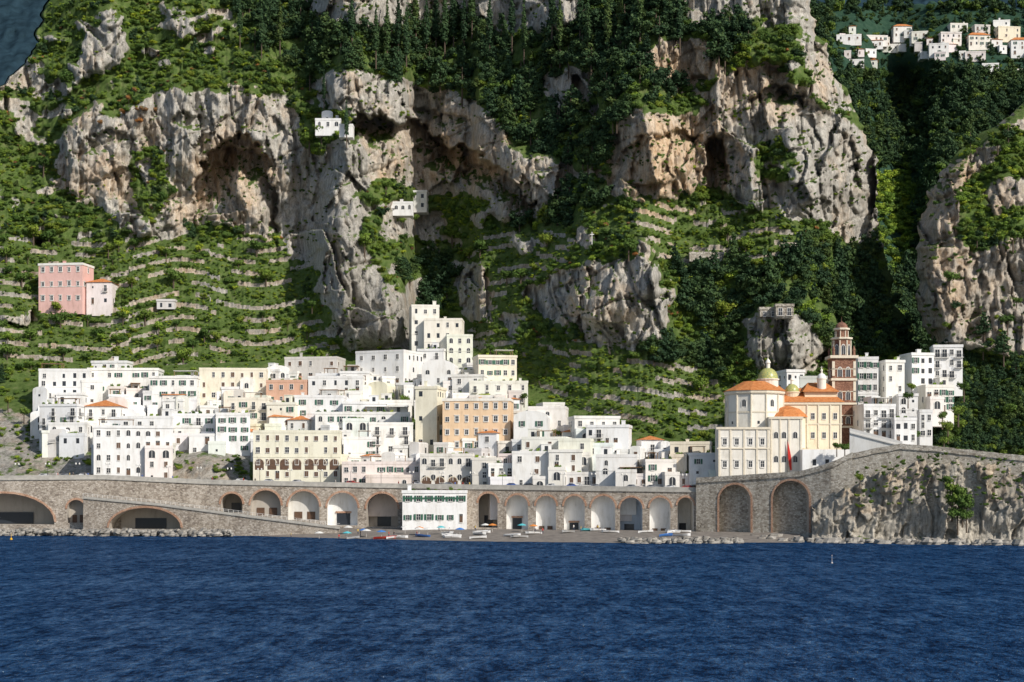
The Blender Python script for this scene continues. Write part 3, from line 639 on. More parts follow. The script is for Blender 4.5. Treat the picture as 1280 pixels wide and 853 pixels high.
        T.part('terrace_wing',cb.v,cb.f,[M_PL],cb.m,world=False,color=tuple(min(.82,c*random.uniform(.94,1.04)) for c in jc))
        nn=max(1,int(ww/2.8)); big_arch=random.random()<.45
        for r in range(max(1,int(hh/3.1))):
            for i in range(nn):
                if big_arch and r==0: T.inst('window',WM['arched'],(c0-ww/2+ww/nn*(i+.5),-hd-dd,hh-3.6),sc=(1.6,1,1.35))
                elif random.random()<.8: T.inst('window',WM[random.choice(['plain','arched','bare','brown','small'])],(c0-ww/2+ww/nn*(i+.5),-hd-dd,hh-.9-2.2-r*3.1))
        if random.random()<.6: T.inst('terrace_plant',random.choice(crowns['bright']),(c0,-hd-dd*.5,hh-.9),sc=(ww*.3,.7,1.3))
    for fi,(fa,fw,fd) in enumerate(faces):
        nc=cols if (cols is not None and fi==0) else max(1,int(fw/random.uniform(2.6,3.8))); sp=fw/nc
        kcol=[random.choice(kinds) for _ in range(nc)]
        for r in range(nr):
            zc=h-(.9 if roof=='flat' else .5)-2.1-r*(h-1.0)/nr if nr>1 else h-2.9
            for c in range(nc):
                if random.random()>((.92 if cols else .82)*wins if fi==0 else .5*wins): continue
                k=kcol[c] if random.random()<.7 else random.choice(kinds)
                if r==nr-1 and random.random()<.2: k='door'
                z=zc-(.65 if k in('door','fdoor') else -.5 if k=='small' else 0)
                u=-fw/2+sp*(c+.5)+random.uniform(-.25,.25)*(0 if cols else 1)
                if wg and fi==0 and wg[0]-.6<u<wg[1]+.6 and z<wg[2]-.2:
                    if z>wg[2]-1.9: z=wg[2]-.85; k='door'
                    else: continue
                x=u*math.cos(fa)+fd*math.sin(fa); y=u*math.sin(fa)-fd*math.cos(fa); sw=random.choice((1,1,.8,1.15))
                T.inst('door' if k=='door' else 'window',WM[k],(x,y,z),rz=fa,sc=(sw,1,random.choice((1,1,.85))))
    if arc:
        am=MB(); n=10; na=max(2,int(w/3.4)); sp=w/na
        for c in range(na):
            cx=-hw+sp*(c+.5); R=sp*.36; zz=arc
            am.poly([(cx-R,-hd-.03,zz-1.2),(cx+R,-hd-.03,zz-1.2)]+[(cx+R*math.cos(math.pi*i/n),-hd-.03,zz+.6+R*math.sin(math.pi*i/n)) for i in range(n+1)],0)
            for i in range(n):
                t0=math.pi*i/n;t1=math.pi*(i+1)/n; q=lambda rr,t:(cx+rr*math.cos(t),-hd-.12,zz+.6+rr*math.sin(t)); am.quad(q(R,t0),q(R,t1),q(R+.25,t1),q(R+.25,t0),1)
        T.part('loggia_arches',am.v,am.f,[M_BRN,M_TRIM],am.m,world=False)
    return T
B=building
B(46,112,461,505,C_W,yaw=4,room=False); B(108,197,460,498,C_W,2,8,room=False,yaw=3); B(114,160,451,461,C_W,1,4,D=7,ext=2,room=False); B(48,104,505,553,C_W,yaw=-9,wk=['fdoor','green']); B(104,150,508,545,C_W,roof='hip')
B(186,246,470,514,C_W,3,5,wk=['green','plain'],room=False); B(246,332,460,502,C_Y,3,7,wk=['plain','brown'],room=False,yaw=5); B(283,336,497,542,C_Y,3,4); B(150,216,520,562,C_W,wk=['plain','fdoor'])
B(206,268,517,556,C_W); B(262,312,516,566,C_W,wk=['green']); B(232,282,542,568,C_W)
B(103,213,532,598,C_W,4,8,yaw=14,D=16,wk=['brown','plain','brown','arched'],label='large white four-storey house with dark shutters above the road'); B(60,110,528,556,C_W)
B(332,391,475,508,C_S,2,4,wk=['plain','green'],label='salmon orange two-storey house with pale window frames',wing=False); B(333,374,503,545,C_C)
B(355,428,446,480,C_G,2,5,wk=['brown','plain'],room=False); B(385,456,470,508,C_W,3,5); B(425,462,464,500,C_W)
B(443,527,438,487,C_W,3,4,yaw=-24,D=14,wk=['bare','plain'],label='big white three-storey block with dark square windows',wing=False)
B(368,430,494,538,C_W,wk=['green']); B(425,483,502,545,C_W); B(392,512,515,548,C_W,2,9,wk=['arched','green'],yaw=3); B(470,515,500,530,C_W)
B(313,425,538,602,C_Y,4,9,wk=['plain','brown'],arc=4.5,D=13,label='pale yellow house with a row of arches below',yaw=4)
B(425,470,546,584,C_W); B(455,516,528,580,C_W,yaw=8); B(425,526,577,610,C_LP,2,9,wk=['green','plain'],yaw=3)
B(509,549,381,452,C_C,5,3,yaw=8,wk=['plain','bare'],label='tall cream house stepping up the rock',ext=14,wing=False); B(530,579,398,455,C_C,4,4,wk=['plain','bare'],wing=False); B(556,591,418,458,C_C,3,3,wk=['arched','plain'],wing=False); B(522,562,436,465,C_W)
B(590,646,444,488,C_Y,3,5,wk=['plain','green']); B(565,612,468,502,C_W); B(527,572,458,494,C_W,roof='vault'); B(585,660,476,505,C_C)
B(519,556,483,563,C_Y,5,2,yaw=-12,wk=['bare','plain'],wins=.5,label='narrow tall cream house with few windows',wing=False); B(553,642,498,567,C_T,4,7,wk=['trim','trim','plain'],D=14,label='peach coloured four-storey palace with rows of framed windows',wing=False,yaw=-4,wins=1.1,pcol=C_C); B(560,612,486,500,C_C,1,4,D=8)
B(525,592,567,612,C_C,2,6,wk=['arched','fdoor'],arc=1.5); B(590,628,572,612,C_LP); B(603,663,579,613,C_W,3,5,wk=['bare','plain']); B(640,702,564,613,C_W)
B(642,690,522,565,C_W,roof='vault'); B(660,712,508,548,C_C); B(671,706,503,520,C_W,1,3); B(712,775,520,563,C_W,wk=['plain']); B(733,793,531,577,C_W,3,5,yaw=-9)
B(698,746,548,594,C_C); B(686,732,562,606,C_W); B(745,802,568,606,C_W); B(652,716,546,590,C_C,wk=['brown']); B(770,872,592,614,C_G,1,10,wk=['door','brown'],yaw=-3); B(838,896,552,594,C_Y,wk=['bare'],wins=.5); B(800,846,574,606,C_C); B(862,903,566,600,C_W)
B(700,770,590,613,C_C,1,7,yaw=-3)
T=B(503,583,613,664,C_W,2,6,Y=428,D=8,yaw=0,name='beach_house',wk=['green'],wins=1.1,ext=1,label='white beach building with small green windows set into the viaduct',group='buildings on the beach',wing=False)
cb=MB(); s=428/F; w=80*s; cb.box(-w/2+.4,w/2-.4,-4.25,-4.01,8.6,9.0); T.part('awning',cb.v,cb.f,[M_GRN],cb.m,world=False)
for yb in range(474,606,11):
    for px in range(36,900,20):
        x=px+random.uniform(-8,8); wpx_=random.uniform(14,34); hh=random.uniform(16,32)
        if yb-hh<float(ip(x+wpx_/2,UL))+6: continue
        if 215<x+wpx_/2<305 and yb>568: continue
        if x<96 and yb>562: continue
        if random.random()<.42: continue
        B(x,x+wpx_,yb-hh,yb,random.choice([C_W]*12+[C_C,C_C,C_G,C_LP,C_Y]),Y=yv(x)+15+(600-yb)*.6,roof=random.choice(['flat']*6+['vault','vault','hip']),D=7,yaw=random.uniform(-24,24))
def hb(x0,x1,yt,yb,col,**k):
    Y=near_depth((x0+x1)/2,yb,4)-k.pop('off',1.0); k.setdefault('ext',3); k.setdefault('wing',False); return B(x0,x1,yt,yb,col,Y=Y,**k)
hb(47,109,329,386,C_P,rows=3,cols=5,wk=['trim'],D=10,label='pink three-storey villa with white framed windows on a terrace',ext=2,yaw=-8,wins=1.1,pcol=(.78,.76,.72))
hb(108,140,353,388,C_LP,rows=2,cols=2,roof='hip',D=9,label='small pale house with tiled roof beside the villa',ext=2)
for x0,x1,yt,yb in [(196,218,374,383)]: hb(x0,x1,yt,yb,C_G,rows=1,cols=2,D=4,ext=1,label='low grey stone outbuilding on a garden terrace',yaw=0)
hb(394,426,148,168,C_W,rows=1,cols=3,roof='flat',yaw=0,D=5,label='small white chapel on the cliff ledge',ext=.5); hb(402,416,141,150,C_W,rows=1,cols=1,yaw=0,D=4,label='small white bell gable room above the chapel',ext=.5,wk=['small'],roof='vault'); hb(424,441,155,170,C_W,rows=1,cols=1,D=5,yaw=0,label='low white annexe on the cliff ledge',ext=.5)
hb(483,516,252,268,C_W,rows=1,cols=4,D=5,yaw=0,wk=['arched'],label='white hermitage with arched windows on the slope',ext=.5); hb(512,535,238,264,C_W,rows=2,cols=2,D=6,yaw=-5,label='white hermitage tower house on the slope',ext=.5)
for x0,x1,yt,yb in [(862,905,315,325),(950,972,384,394),(970,992,380,396)]: hb(x0,x1,yt,yb,C_ST,rows=1,cols=2,mat=M_STONE,D=3,wins=.5,ext=.5,yaw=0,label='ruined stone walls on a rock outcrop',name='ruined_wall',group='ruined walls')
VIL=[(1046,1078,43,53,C_W),(1080,1110,44,54,C_C),(1117,1140,33,49,C_W),(1140,1162,39,50,C_C),(1162,1188,54,68,C_W),(1176,1202,40,54,C_LP),(1210,1238,44,59,C_C),(1246,1276,33,49,C_Y),(1264,1292,50,69,C_W),(1207,1234,64,73,C_LP),(1062,1082,74,82,C_W),(1086,1100,75,82,C_C),(1228,1250,79,88,C_W),(1187,1210,29,36,C_C),(1290,1330,37,66,C_W),(1272,1296,86,95,C_C),(1217,1238,31,40,C_G),(1242,1264,25,33,C_W)]
for i in range(30):
    x=1048+i*8+random.uniform(-3,3); yb=random.choice((40,50,59,68))+(x-1050)*.02+random.uniform(-2,2); VIL.append((x,x+random.uniform(9,17),yb-random.uniform(5,8),yb,random.choice([C_W,C_W,C_C,C_LP,C_G])))
for x0,x1,yt,yb,c in VIL:
    B(x0,x1,yt,yb,c,Y=b_depth((x0+x1)/2,yb)-3,D=7,storey=3.4,group='houses of the upper village',ext=2,wk=['bare','green','brown'],yaw=random.uniform(-14,14),wing=False,roof=random.choice(['flat','flat','flat','flat','hip']))
B(1073,1103,446,536,C_W,6,3,Y=446,yaw=-6,wk=['green','plain'],label='tall white six-storey house with green shutters',wing=False); B(1103,1131,450,520,C_W,5,2,Y=452,yaw=5,wk=['green','plain'],wing=False,ext=14)
B(1134,1168,441,484,C_W,3,3,Y=464,yaw=8,wk=['green','bare'],ext=5,wing=False,D=9); B(1168,1208,431,474,C_W,3,4,Y=468,yaw=-8,wk=['plain','fdoor'],ext=5,wing=False,D=9)
B(1152,1193,481,512,C_LP,3,4,Y=458,wk=['plain','green'],ext=5,D=8); B(1124,1152,492,530,C_W,3,2,Y=446,ext=8,D=9); B(1150,1171,512,545,C_W,3,2,Y=436,ext=6,D=8); B(1076,1120,505,548,C_W,3,4,Y=424,yaw=4,wk=['plain','fdoor']); B(1118,1146,522,556,C_W,2,3,Y=420,D=8)
B(974,1006,462,490,C_W,2,3,Y=455); B(1000,1040,470,500,C_G,2,3,Y=455)
# ------------------------------------------------------------ church
YC=420.
def wx(px,Y=YC): return (px-640)/F*Y
def wz(py,Y=YC): return H+(YH-py)/F*Y
CH=Thing('church',(wx(965),YC,wz(592)),'cream baroque church with orange roofs and a tiled dome','church')
def cbox(name,x0,x1,yt,yb,Y,D,mat,col=None):
    m=MB(); m.box(wx(x0,Y),wx(x1,Y),Y,Y+D,wz(yb,Y),wz(yt,Y)); return CH.part(name,m.v,m.f,[mat],m.m,color=col)
CC=(.78,.74,.66)
ro_=7.6; oc_=(wx(943,YC+7),YC+7)
SG=12
m=MB(); m.lathe((oc_[0],oc_[1],wz(610,YC)),[(ro_,0),(ro_,wz(488,YC)-wz(610,YC))],SG,0,math.pi/SG); CH.part('wall',m.v,m.f,[M_PL],m.m,color=CC)
cbox('wall',960,980,489,610,YC+5,16,M_PL,CC)
m=MB(); m.lathe((oc_[0],oc_[1],wz(488,YC)),[(ro_+.7,0),(ro_+.6,.15),(3.0,2.7)],SG,0,math.pi/SG); CH.part('roof',m.v,m.f,[M_ROOF],m.m)
cbox('wall',978,1052,503,610,YC+6,18,M_PL,(.78,.68,.52)); cbox('wall',897,962,534,615,YC-5,5,M_PL,(.74,.71,.65)); cbox('wall',962,1003,521,615,YC-4,9,M_PL,(.78,.74,.66))
cbox('wall',1003,1064,562,615,YC-8,12,M_PL,C_W)
m=MB()
for x0,x1,yt,Y in ((976,1054,503,YC+6),(895,963,534,YC-5.),(961,1004,521,YC-4.)):
    m.box(wx(x0,Y),wx(x1,Y),Y-.35,Y-.01,wz(yt+3,Y),wz(yt,Y))
m.box(wx(896,YC-5),wx(963,YC-5),YC-5.25,YC-5.01,wz(561.5,YC-5),wz(560,YC-5))
m.box(wx(977,YC+6),wx(1053,YC+6),YC+5.8,YC+5.99,wz(531,YC+6),wz(529.5,YC+6))
for x in (899,913,930,946,960): m.box(wx(x-1.1,YC-5),wx(x+1.1,YC-5),YC-5.2,YC-5.01,wz(604,YC-5),wz(537,YC-5))
for x in (964,975,986,1001): m.box(wx(x-.9,YC-4),wx(x+.9,YC-4),YC-4.2,YC-4.01,wz(604,YC-4),wz(524,YC-4))
for x in (1009,1023,1038,1051): m.box(wx(x-.9,YC+6),wx(x+.9,YC+6),YC+5.75,YC+5.99,wz(560,YC+6),wz(506,YC+6))
m.lathe((oc_[0],oc_[1],wz(488,YC)-.9),[(ro_+.3,0),(ro_+.5,.3),(ro_+.5,.85)],SG,0,math.pi/SG,False); m.lathe((oc_[0],oc_[1],wz(516,YC)),[(ro_+.15,0),(ro_+.15,.4)],SG,0,math.pi/SG,False)
for i in range(SG):
    t=math.pi/SG+i*2*math.pi/SG; xx,yy=oc_[0]+(ro_+.02)*math.cos(t),oc_[1]+(ro_+.02)*math.sin(t); m.lathe((xx,yy,wz(536,YC)),[(.28,0),(.28,wz(493,YC)-wz(536,YC))],6)
CH.part('cornice',m.v,m.f,[M_TRIM],m.m)
for i in range(SG):
    t=-math.pi/2+i*2*math.pi/SG; r=ro_*math.cos(math.pi/SG)+.02
    for j,zz in enumerate((wz(530,YC),wz(508,YC))):
        if (i+j)%2==0: CH.inst('window',WM['arched' if j else 'small'],Vector((oc_[0]+r*math.cos(t),oc_[1]+r*math.sin(t),zz))-CH.loc,rz=t+math.pi/2,sc=(1.0,1,1.1))
def hiproof(x0,x1,yb,yt,Y,D,k=.35):
    a,b=wx(x0,Y),wx(x1,Y); z0,z1=wz(yb,Y),wz(yt,Y); w=b-a; kx=w*k; ky=D*.5
    v=[(a,Y-.5,z0),(b,Y-.5,z0),(b,Y+D,z0),(a,Y+D,z0),(a+kx,Y+ky,z1),(b-kx,Y+ky,z1)]
    CH.part('roof',v,[(0,1,5,4),(1,2,5),(2,3,4,5),(3,0,4)],[M_ROOF])
hiproof(974,1056,503,483,YC+6,18,.2); hiproof(958,982,489,478,YC+4.9,16,.2)
cbox('wall',1006,1046,490,503,YC+9,10,M_PL,(.78,.66,.48)); hiproof(1003,1049,490,477,YC+8.6,11,.25)
m=MB(); c=(wx(986,YC+2),YC+4,wz(521,YC-1)); m.lathe(c,[(5.4,0),(5.1,.5),(3.2,2.2),(0.4,3.1)],8,0,math.pi/8); CH.part('roof',m.v,m.f,[M_ROOF],m.m)
m=MB(); c=(wx(986,YC+2),YC+4,wz(560,YC-1)); m.lathe(c,[(4.8,0),(4.8,wz(521,YC-1)-wz(560,YC-1))],8,0,math.pi/8); CH.part('wall',m.v,m.f,[M_PL],m.m,color=(.76,.67,.50))
Yd=YC+11
def dome(px,ybase,r,drumh,mat,lan=1.0,dc=CC):
    c=(wx(px,Yd),Yd,wz(ybase,Yd)-drumh); m=MB(); m.lathe(c,[(r*1.03,0),(r*1.03,drumh-.3),(r*1.14,drumh-.3),(r*1.14,drumh),(r,drumh)],16); CH.part('drum',m.v,m.f,[M_PL],m.m,color=dc)
    m=MB(); c2=(c[0],c[1],c[2]+drumh); m.lathe((0,0,0),[(r*math.cos(t),r*1.12*math.sin(t)) for t in [i*math.pi/2/10 for i in range(10)]],24)
    CH.part('dome',[(a+c2[0],b+c2[1],d+c2[2]) for a,b,d in m.v],m.f,[mat],m.m,smooth=True,color=C_W)
    m=MB(); c3=(c[0],c[1],c2[2]+r*1.08); m.lathe(c3,[(.62*lan,0),(.6*lan,1.5*lan),(.85*lan,1.5*lan),(.8*lan,1.75*lan),(.5*lan,2.4*lan),(.1,2.9*lan),(.05,3.0*lan)],12); m.box(c3[0]-.05,c3[0]+.05,c3[1]-.05,c3[1]+.05,c3[2]+3*lan,c3[2]+4.3*lan); m.box(c3[0]-.4,c3[0]+.4,c3[1]-.04,c3[1]+.04,c3[2]+3.6*lan,c3[2]+3.72*lan)
    CH.part('lantern',m.v,m.f,[M_PL],m.m,color=CC)
dome(960,474,2.7,3.2,M_DOME,.9)
dome(990,490,1.9,3.6,M_DOME,.7,(.76,.66,.50)); dome(1027,473,1.2,3.8,M_PL,.45)
for px in (906,921,938,953):
    for py in (556,584): CH.inst('window',WM['trim'],Vector((wx(px,YC-5),YC-5.02,wz(py,YC-5)))-CH.loc)
for px in (970,980,994):
    for py in (548,578): CH.inst('window',WM['arched'],Vector((wx(px,YC-4),YC-4.02,wz(py,YC-4)))-CH.loc)
for px in (1016,1030,1044):
    for py in (524,548): CH.inst('window',WM['plain'],Vector((wx(px,YC+6),YC+5.98,wz(py,YC+6)))-CH.loc)
for px in (1018,1034,1050): CH.inst('window',WM['bare'],Vector((wx(px,YC-8),YC-8.02,wz(582,YC-8)))-CH.loc)
BN=Thing('banner',(wx(989,YC-5),YC-4.6,wz(590,YC-5)),'tall narrow red banner hanging on the church front','banner')
m=MB()
for i in range(10):
    z0=wz(588-i*3.6,YC-5); z1=wz(588-(i+1)*3.6,YC-5); x=wx(989,YC-5); o0=.12*math.sin(i*.9); o1=.12*math.sin((i+1)*.9); k0=.2+.2*math.sin(i*.4); k1=.2+.2*math.sin((i+1)*.4)
    xa=x-.9*(i/10)*.9; xb=x-.9*((i+1)/10)*.9
    m.quad((xa-k0,YC-4.7+o0,z0),(xa+k0,YC-4.7+o0,z0),(xb+k1,YC-4.7+o1,z1),(xb-k1,YC-4.7+o1,z1))
BN.part('cloth',m.v,m.f,[M_CLOTH],m.m,color=(.6,.03,.02)); m=MB(); m.tube((wx(984.5,YC-5),YC-4.5,wz(604,YC-5)),(wx(984.5,YC-5),YC-4.5,wz(550,YC-5)),.06,.05); BN.part('pole',m.v,m.f,[M_IRON],m.m)
YT=434.; tx=wx(1055,YT); hwid=14.6*YT/F
TW=Thing('bell_tower',(tx,YT+hwid,wz(560,YT)),'tall red-brown brick bell tower with arched tiers and cream cornices','bell tower')
m=MB(); m.box(tx-hwid,tx+hwid,YT,YT+2*hwid,wz(575,YT),wz(447,YT)); TW.part('shaft',m.v,m.f,[M_BRICKD],m.m)
m=MB()
for y,e,t in ((535,.3,2.5),(506,.3,2.5),(476,.35,3),(448,.65,3.5),(520,.12,1),(490,.12,1),(462,.12,1)):
    m.box(tx-hwid-e,tx+hwid+e,YT-e,YT+2*hwid+e,wz(y,YT),wz(y-t,YT))
for sx in(-1,1):
    x=tx+sx*(hwid-.3)
    for ya,yb_ in ((535,507),(504,477),(473,452)): m.box(x-.36,x+.36,YT-.12,YT-.01,wz(ya-3,YT),wz(yb_,YT))
cy=YT+hwid
for y0,r in ((424,2.5),(412,1.75)): m.lathe((tx,cy,wz(y0,YT)),[(r,0),(r+.5,.15),(r+.5,.6),(r*.8,.7)],8,0,math.pi/8)
for i in range(8):
    t=math.pi/8+i*math.pi/4; m.lathe((tx+2.5*math.cos(t),cy+2.5*math.sin(t),wz(446,YT)),[(.2,0),(.2,wz(425,YT)-wz(446,YT))],6); m.lathe((tx+1.78*math.cos(t),cy+1.78*math.sin(t),wz(421,YT)),[(.14,0),(.14,wz(413,YT)-wz(421,YT))],6)
TW.part('cornice',m.v,m.f,[M_TRIM],m.m)
m=MB(); m.lathe((tx,cy,wz(447,YT)),[(2.45,0),(2.45,wz(423,YT)-wz(447,YT))],8,0,math.pi/8); m.lathe((tx,cy,wz(422,YT)),[(1.75,0),(1.75,wz(411,YT)-wz(422,YT))],8,0,math.pi/8); TW.part('belfry',m.v,m.f,[M_BRICKD],m.m)
m=MB(); m.lathe((tx,cy,wz(409.5,YT)),[(1.75*math.cos(t),1.75*math.sin(t)) for t in [i*math.pi/16 for i in range(8)]]+[(.1,1.8)],14); m.tube((tx,cy,wz(402,YT)),(tx,cy,wz(395,YT)),.06,.04); m.lathe((tx,cy,wz(402,YT)),[(.05,0),(.3,.25),(.05,.5)],8); TW.part('cap',m.v,m.f,[M_BRICKD],m.m,smooth=True)
for sx in(-1,1):
    for sy in(-1,1):
        m=MB(); m.lathe((tx+sx*(hwid-.4),cy+sy*(hwid-.4),wz(446,YT)),[(.42,0),(.38,1.6),(.5,1.7),(.3,2.3),(.05,3.0)],8); TW.part('pinnacle',m.v,m.f,[M_BRICKD],m.m)
for y,sc in ((530,1.2),(500,1.4),(471,1.5)):
    for k in (-1.1,1.1): TW.inst('window',WM['arched'],Vector((tx+k,YT-.02,wz(y,YT)))-TW.loc,sc=(1.0,1,sc))
    TW.inst('window',WM['arched'],Vector((tx-hwid-.02,cy,wz(y,YT)))-TW.loc,rz=-math.pi/2,sc=(1.3,1,sc))
for a in range(8):
    t=a*math.pi/4; r=2.45*math.cos(math.pi/8)+.02; TW.inst('window',WM['arched'],Vector((tx+r*math.sin(t),cy-r*math.cos(t),wz(443,YT)))-TW.loc,rz=t,sc=(.9,1,1.6))
# ------------------------------------------------------------ vegetation
def trunk_mesh(h,r,limbs,name):
    m=MB(); m.tube((0,0,-1.2),(0,0,h*.55),r,r*.7,7); m.tube((0,0,h*.55),(.03,.02,h),r*.7,r*.3,7)
    for i in range(limbs):
        a=i*2.4; z=h*(.45+.12*i/limbs); m.tube((0,0,z),(.42*math.cos(a),.42*math.sin(a),z+.38),r*.4,r*.12,5)
    return m.mesh(name,[M_BARK])
TR={'broad':trunk_mesh(.7,.09,5,'trunk'),'bright':trunk_mesh(.6,.08,4,'trunk'),'pine':trunk_mesh(2.2,.07,5,'trunk'),'cypress':trunk_mesh(2.6,.06,3,'trunk'),'dry':trunk_mesh(.5,.05,4,'trunk')}
NM={'broad':('broadleaf_tree','round green broadleaf tree on the hillside'),'bright':('citrus_tree','bright green citrus tree on a terrace'),'pine':('pine_tree','dark green pine tree on the steep slope'),'cypress':('cypress_tree','slender dark cypress tree on the slope'),'dry':('shrub','dry brownish shrub on the rocky slope')}
proto={}; ntree=0
def tree(kind,px,py,Y,r,z=None,hs=1.0):
    global ntree; ntree+=1
    x,y,zz=P(px,py,Y); nm,lb=NM[kind]
    o=bpy.data.objects.new(nm,None); o.location=(x,y,zz if z is None else z); o.rotation_euler=(0,0,random.uniform(0,6.28)); o.scale=(r,r,r*hs); link(o)
    o['label']=lb; o['category']='tree' if kind!='dry' else 'shrub'; o['group']=nm.replace('_',' ')+'s on the hillside'
    t=link(bpy.data.objects.new('trunk',TR[kind])); t.parent=o
    me=random.choice(crowns[kind]); c=link(bpy.data.objects.new('crown',me)); c.parent=o; proto.setdefault(me.name,c)
    return o
for px,py,sz in [(484,66,4.2),(498,60,4.6),(508,72,4),(545,52,4.8),(556,58,5),(567,48,4.6),(520,34,4.2),(470,68,4),(433,172,2.8),(405,126,2.4),(640,48,4.4),(655,66,4.2),(700,64,4.4),(775,48,4.4),(850,50,4),(350,56,4),(327,58,3.4),(300,46,3.4),(612,60,4.4),(735,58,4.2),(690,36,4.2),(800,30,4.4),(440,50,4),(533,60,4.6),(580,55,4.4),(725,40,4.4),(760,60,4.2),(590,30,4.2)]:
    tree('cypress',px,py,near_depth(px,py,5)-2.5,sz*1.15)
def okm(px,py): return px<float(ip(py,ER))-6 and px>float(ip(py,EL))+3
cnt=0
while cnt<100:
    px=random.uniform(250,1010); py=random.uniform(0,300); i=ix(px,py)
    if forest[i]>.5 and rock[i]<.5 and okm(px,py): tree('pine',px,py+8,DM[i]-2.5,random.uniform(3.2,5.6),hs=random.uniform(.8,1.1)); cnt+=1
cnt=0
while cnt<80:
    px=random.uniform(-20,1130); py=random.uniform(100,540); i=ix(px,py)
    if town[i]<.5 and rock[i]<.3 and okm(px,py): tree('broad',px,py+3,DM[i]-2,random.uniform(2.2,4.6)); cnt+=1
for px,py,sz in [(343,527,2.0),(352,530,1.6),(488,500,2.2),(505,503,2),(613,440,2.5),(640,455,2.3),(655,500,2),(375,545,1.6),(160,505,1.6),(835,580,1.8),(822,583,1.6),(634,572,1.7),(225,520,1.5),(420,575,1.5),(695,545,1.6),(150,498,1.4),(560,458,1.6),(480,590,1.4),(1046,562,1.6),(1056,564,1.8),(290,512,1.3),(250,560,1.6),(470,545,1.5),(720,560,1.5),(605,505,1.5),(90,503,1.5),(60,508,1.8),(30,520,2.2),(10,505,2.4),(310,540,1.5),(520,560,1.5),(545,500,1.4),(445,512,1.4),(780,572,1.5),(665,520,1.6)]:
    Y=(yv(px)+10+(600-py)*.6) if px<1000 else 408
    tree('broad',px,py,Y,sz)
for px,py,sz in [(518,276,2.2),(503,279,1.8),(90,336,2),(390,384,2)]: tree('broad',px,py,near_depth(px,py)-3,sz)
for i in range(26):
    px=random.uniform(1175,1285); py=random.uniform(170,545)
    if py<300 and px<1200: continue
    tree('broad' if random.random()<.6 else 'pine',px,py,c_depth(px,py)-2,random.uniform(1.8,3.4),hs=.85)
for px,py,r in [(1135,500,2),(1145,548,2),(1185,540,2.6),(1178,525,2.2),(1198,520,2.6),(1140,488,1.8),(1205,490,2.4),(1180,556,2)]: tree('broad',px,py,440 if py<530 else 424,r)
cnt=0
while cnt<45:
    px=random.uniform(0,400); py=random.uniform(305,470); i=ix(px,py)
    if terr[i]>.5 and PH[i]>.4 and town[i]<.5: tree('bright' if random.random()<.6 else 'broad',px,py,DM[i]-1.0,random.uniform(1.1,2.5)); cnt+=1
for i in range(10):
    px,py=random.uniform(120,210),random.uniform(110,160); tree('dry',px,py,main_depth(px,py)-1.5,random.uniform(1.4,2.2))
for px,py,r in [(1197,645,2.6),(1203,634,2.8),(1190,628,2.6),(1188,612,2.2),(1184,600,1.8),(1208,645,2.2),(1198,618,2.5),(1075,596,1.5),(1206,624,2.2)]:
    tree('broad',px,py+6,yv(px)-6.8,r,hs=1.1)
def scatter(name,targets,pts,scl,squash=.9):
    n=len(pts)
    if n==0: return
    me=bpy.data.meshes.new(name); me.vertices.add(n); me.vertices.foreach_set('co',np.array(pts,dtype=np.float32).ravel())
    a=me.attributes.new('sc','FLOAT_VECTOR','POINT'); sc=np.repeat(np.array(scl)[:,None],3,1)*rng.uniform(.75,1.25,(n,3)); sc[:,2]*=squash; a.data.foreach_set('vector',sc.astype(np.float32).ravel())
    a=me.attributes.new('rt','FLOAT_VECTOR','POINT'); rt=np.zeros((n,3)); rt[:,2]=rng.uniform(0,6.28,n); rt[:,:2]=rng.uniform(-.25,.25,(n,2)); a.data.foreach_set('vector',rt.astype(np.float32).ravel())
    a=me.attributes.new('kd','INT','POINT'); a.data.foreach_set('value',rng.integers(0,len(targets),n).astype(np.int32))
    o=link(bpy.data.objects.new(name,me)); o['kind']='stuff'; o['label']=name.replace('_',' ')+' covering the hillside'; o['category']='vegetation'
    ng=bpy.data.node_groups.new(name,'GeometryNodeTree'); ng.interface.new_socket('Geometry',in_out='INPUT',socket_type='NodeSocketGeometry'); ng.interface.new_socket('Geometry',in_out='OUTPUT',socket_type='NodeSocketGeometry')
    gi=ng.nodes.new('NodeGroupInput'); go=ng.nodes.new('NodeGroupOutput'); jn=ng.nodes.new('GeometryNodeJoinGeometry')
    def na(nm,t): q=ng.nodes.new('GeometryNodeInputNamedAttribute'); q.data_type=t; q.inputs['Name'].default_value=nm; return q.outputs['Attribute']
    S_,R_,K_=na('sc','FLOAT_VECTOR'),na('rt','FLOAT_VECTOR'),na('kd','INT')
    for i,t in enumerate(targets):
        ii=ng.nodes.new('GeometryNodeInstanceOnPoints'); oi=ng.nodes.new('GeometryNodeObjectInfo'); oi.inputs['Object'].default_value=t; oi.inputs['As Instance'].default_value=False
        cp=ng.nodes.new('FunctionNodeCompare'); cp.data_type='INT'; cp.operation='EQUAL'; ng.links.new(K_,cp.inputs[2]); cp.inputs[3].default_value=i
        ng.links.new(gi.outputs[0],ii.inputs['Points']); ng.links.new(cp.outputs[0],ii.inputs['Selection']); ng.links.new(oi.outputs['Geometry'],ii.inputs['Instance'])
        ng.links.new(R_,ii.inputs['Rotation']); ng.links.new(S_,ii.inputs['Scale']); ng.links.new(ii.outputs[0],jn.inputs[0])
    ng.links.new(jn.outputs[0],go.inputs[0]); md=o.modifiers.new('scatter','NODES'); md.node_group=ng
def T_(k): return [proto[m.name] for m in crowns[k] if m.name in proto]
acc={k:([],[]) for k in('pine','broad','bright','dry')}
def add(k,px,py,Y,r,sink=.3):
    x,y,z=P(px,py,Y); acc[k][0].append((x,y,z-r*sink)); acc[k][1].append(r)
CL=fbm(PX/16,PY/11,3); VAR=fbm(PX/45+7,PY/30+2,3)
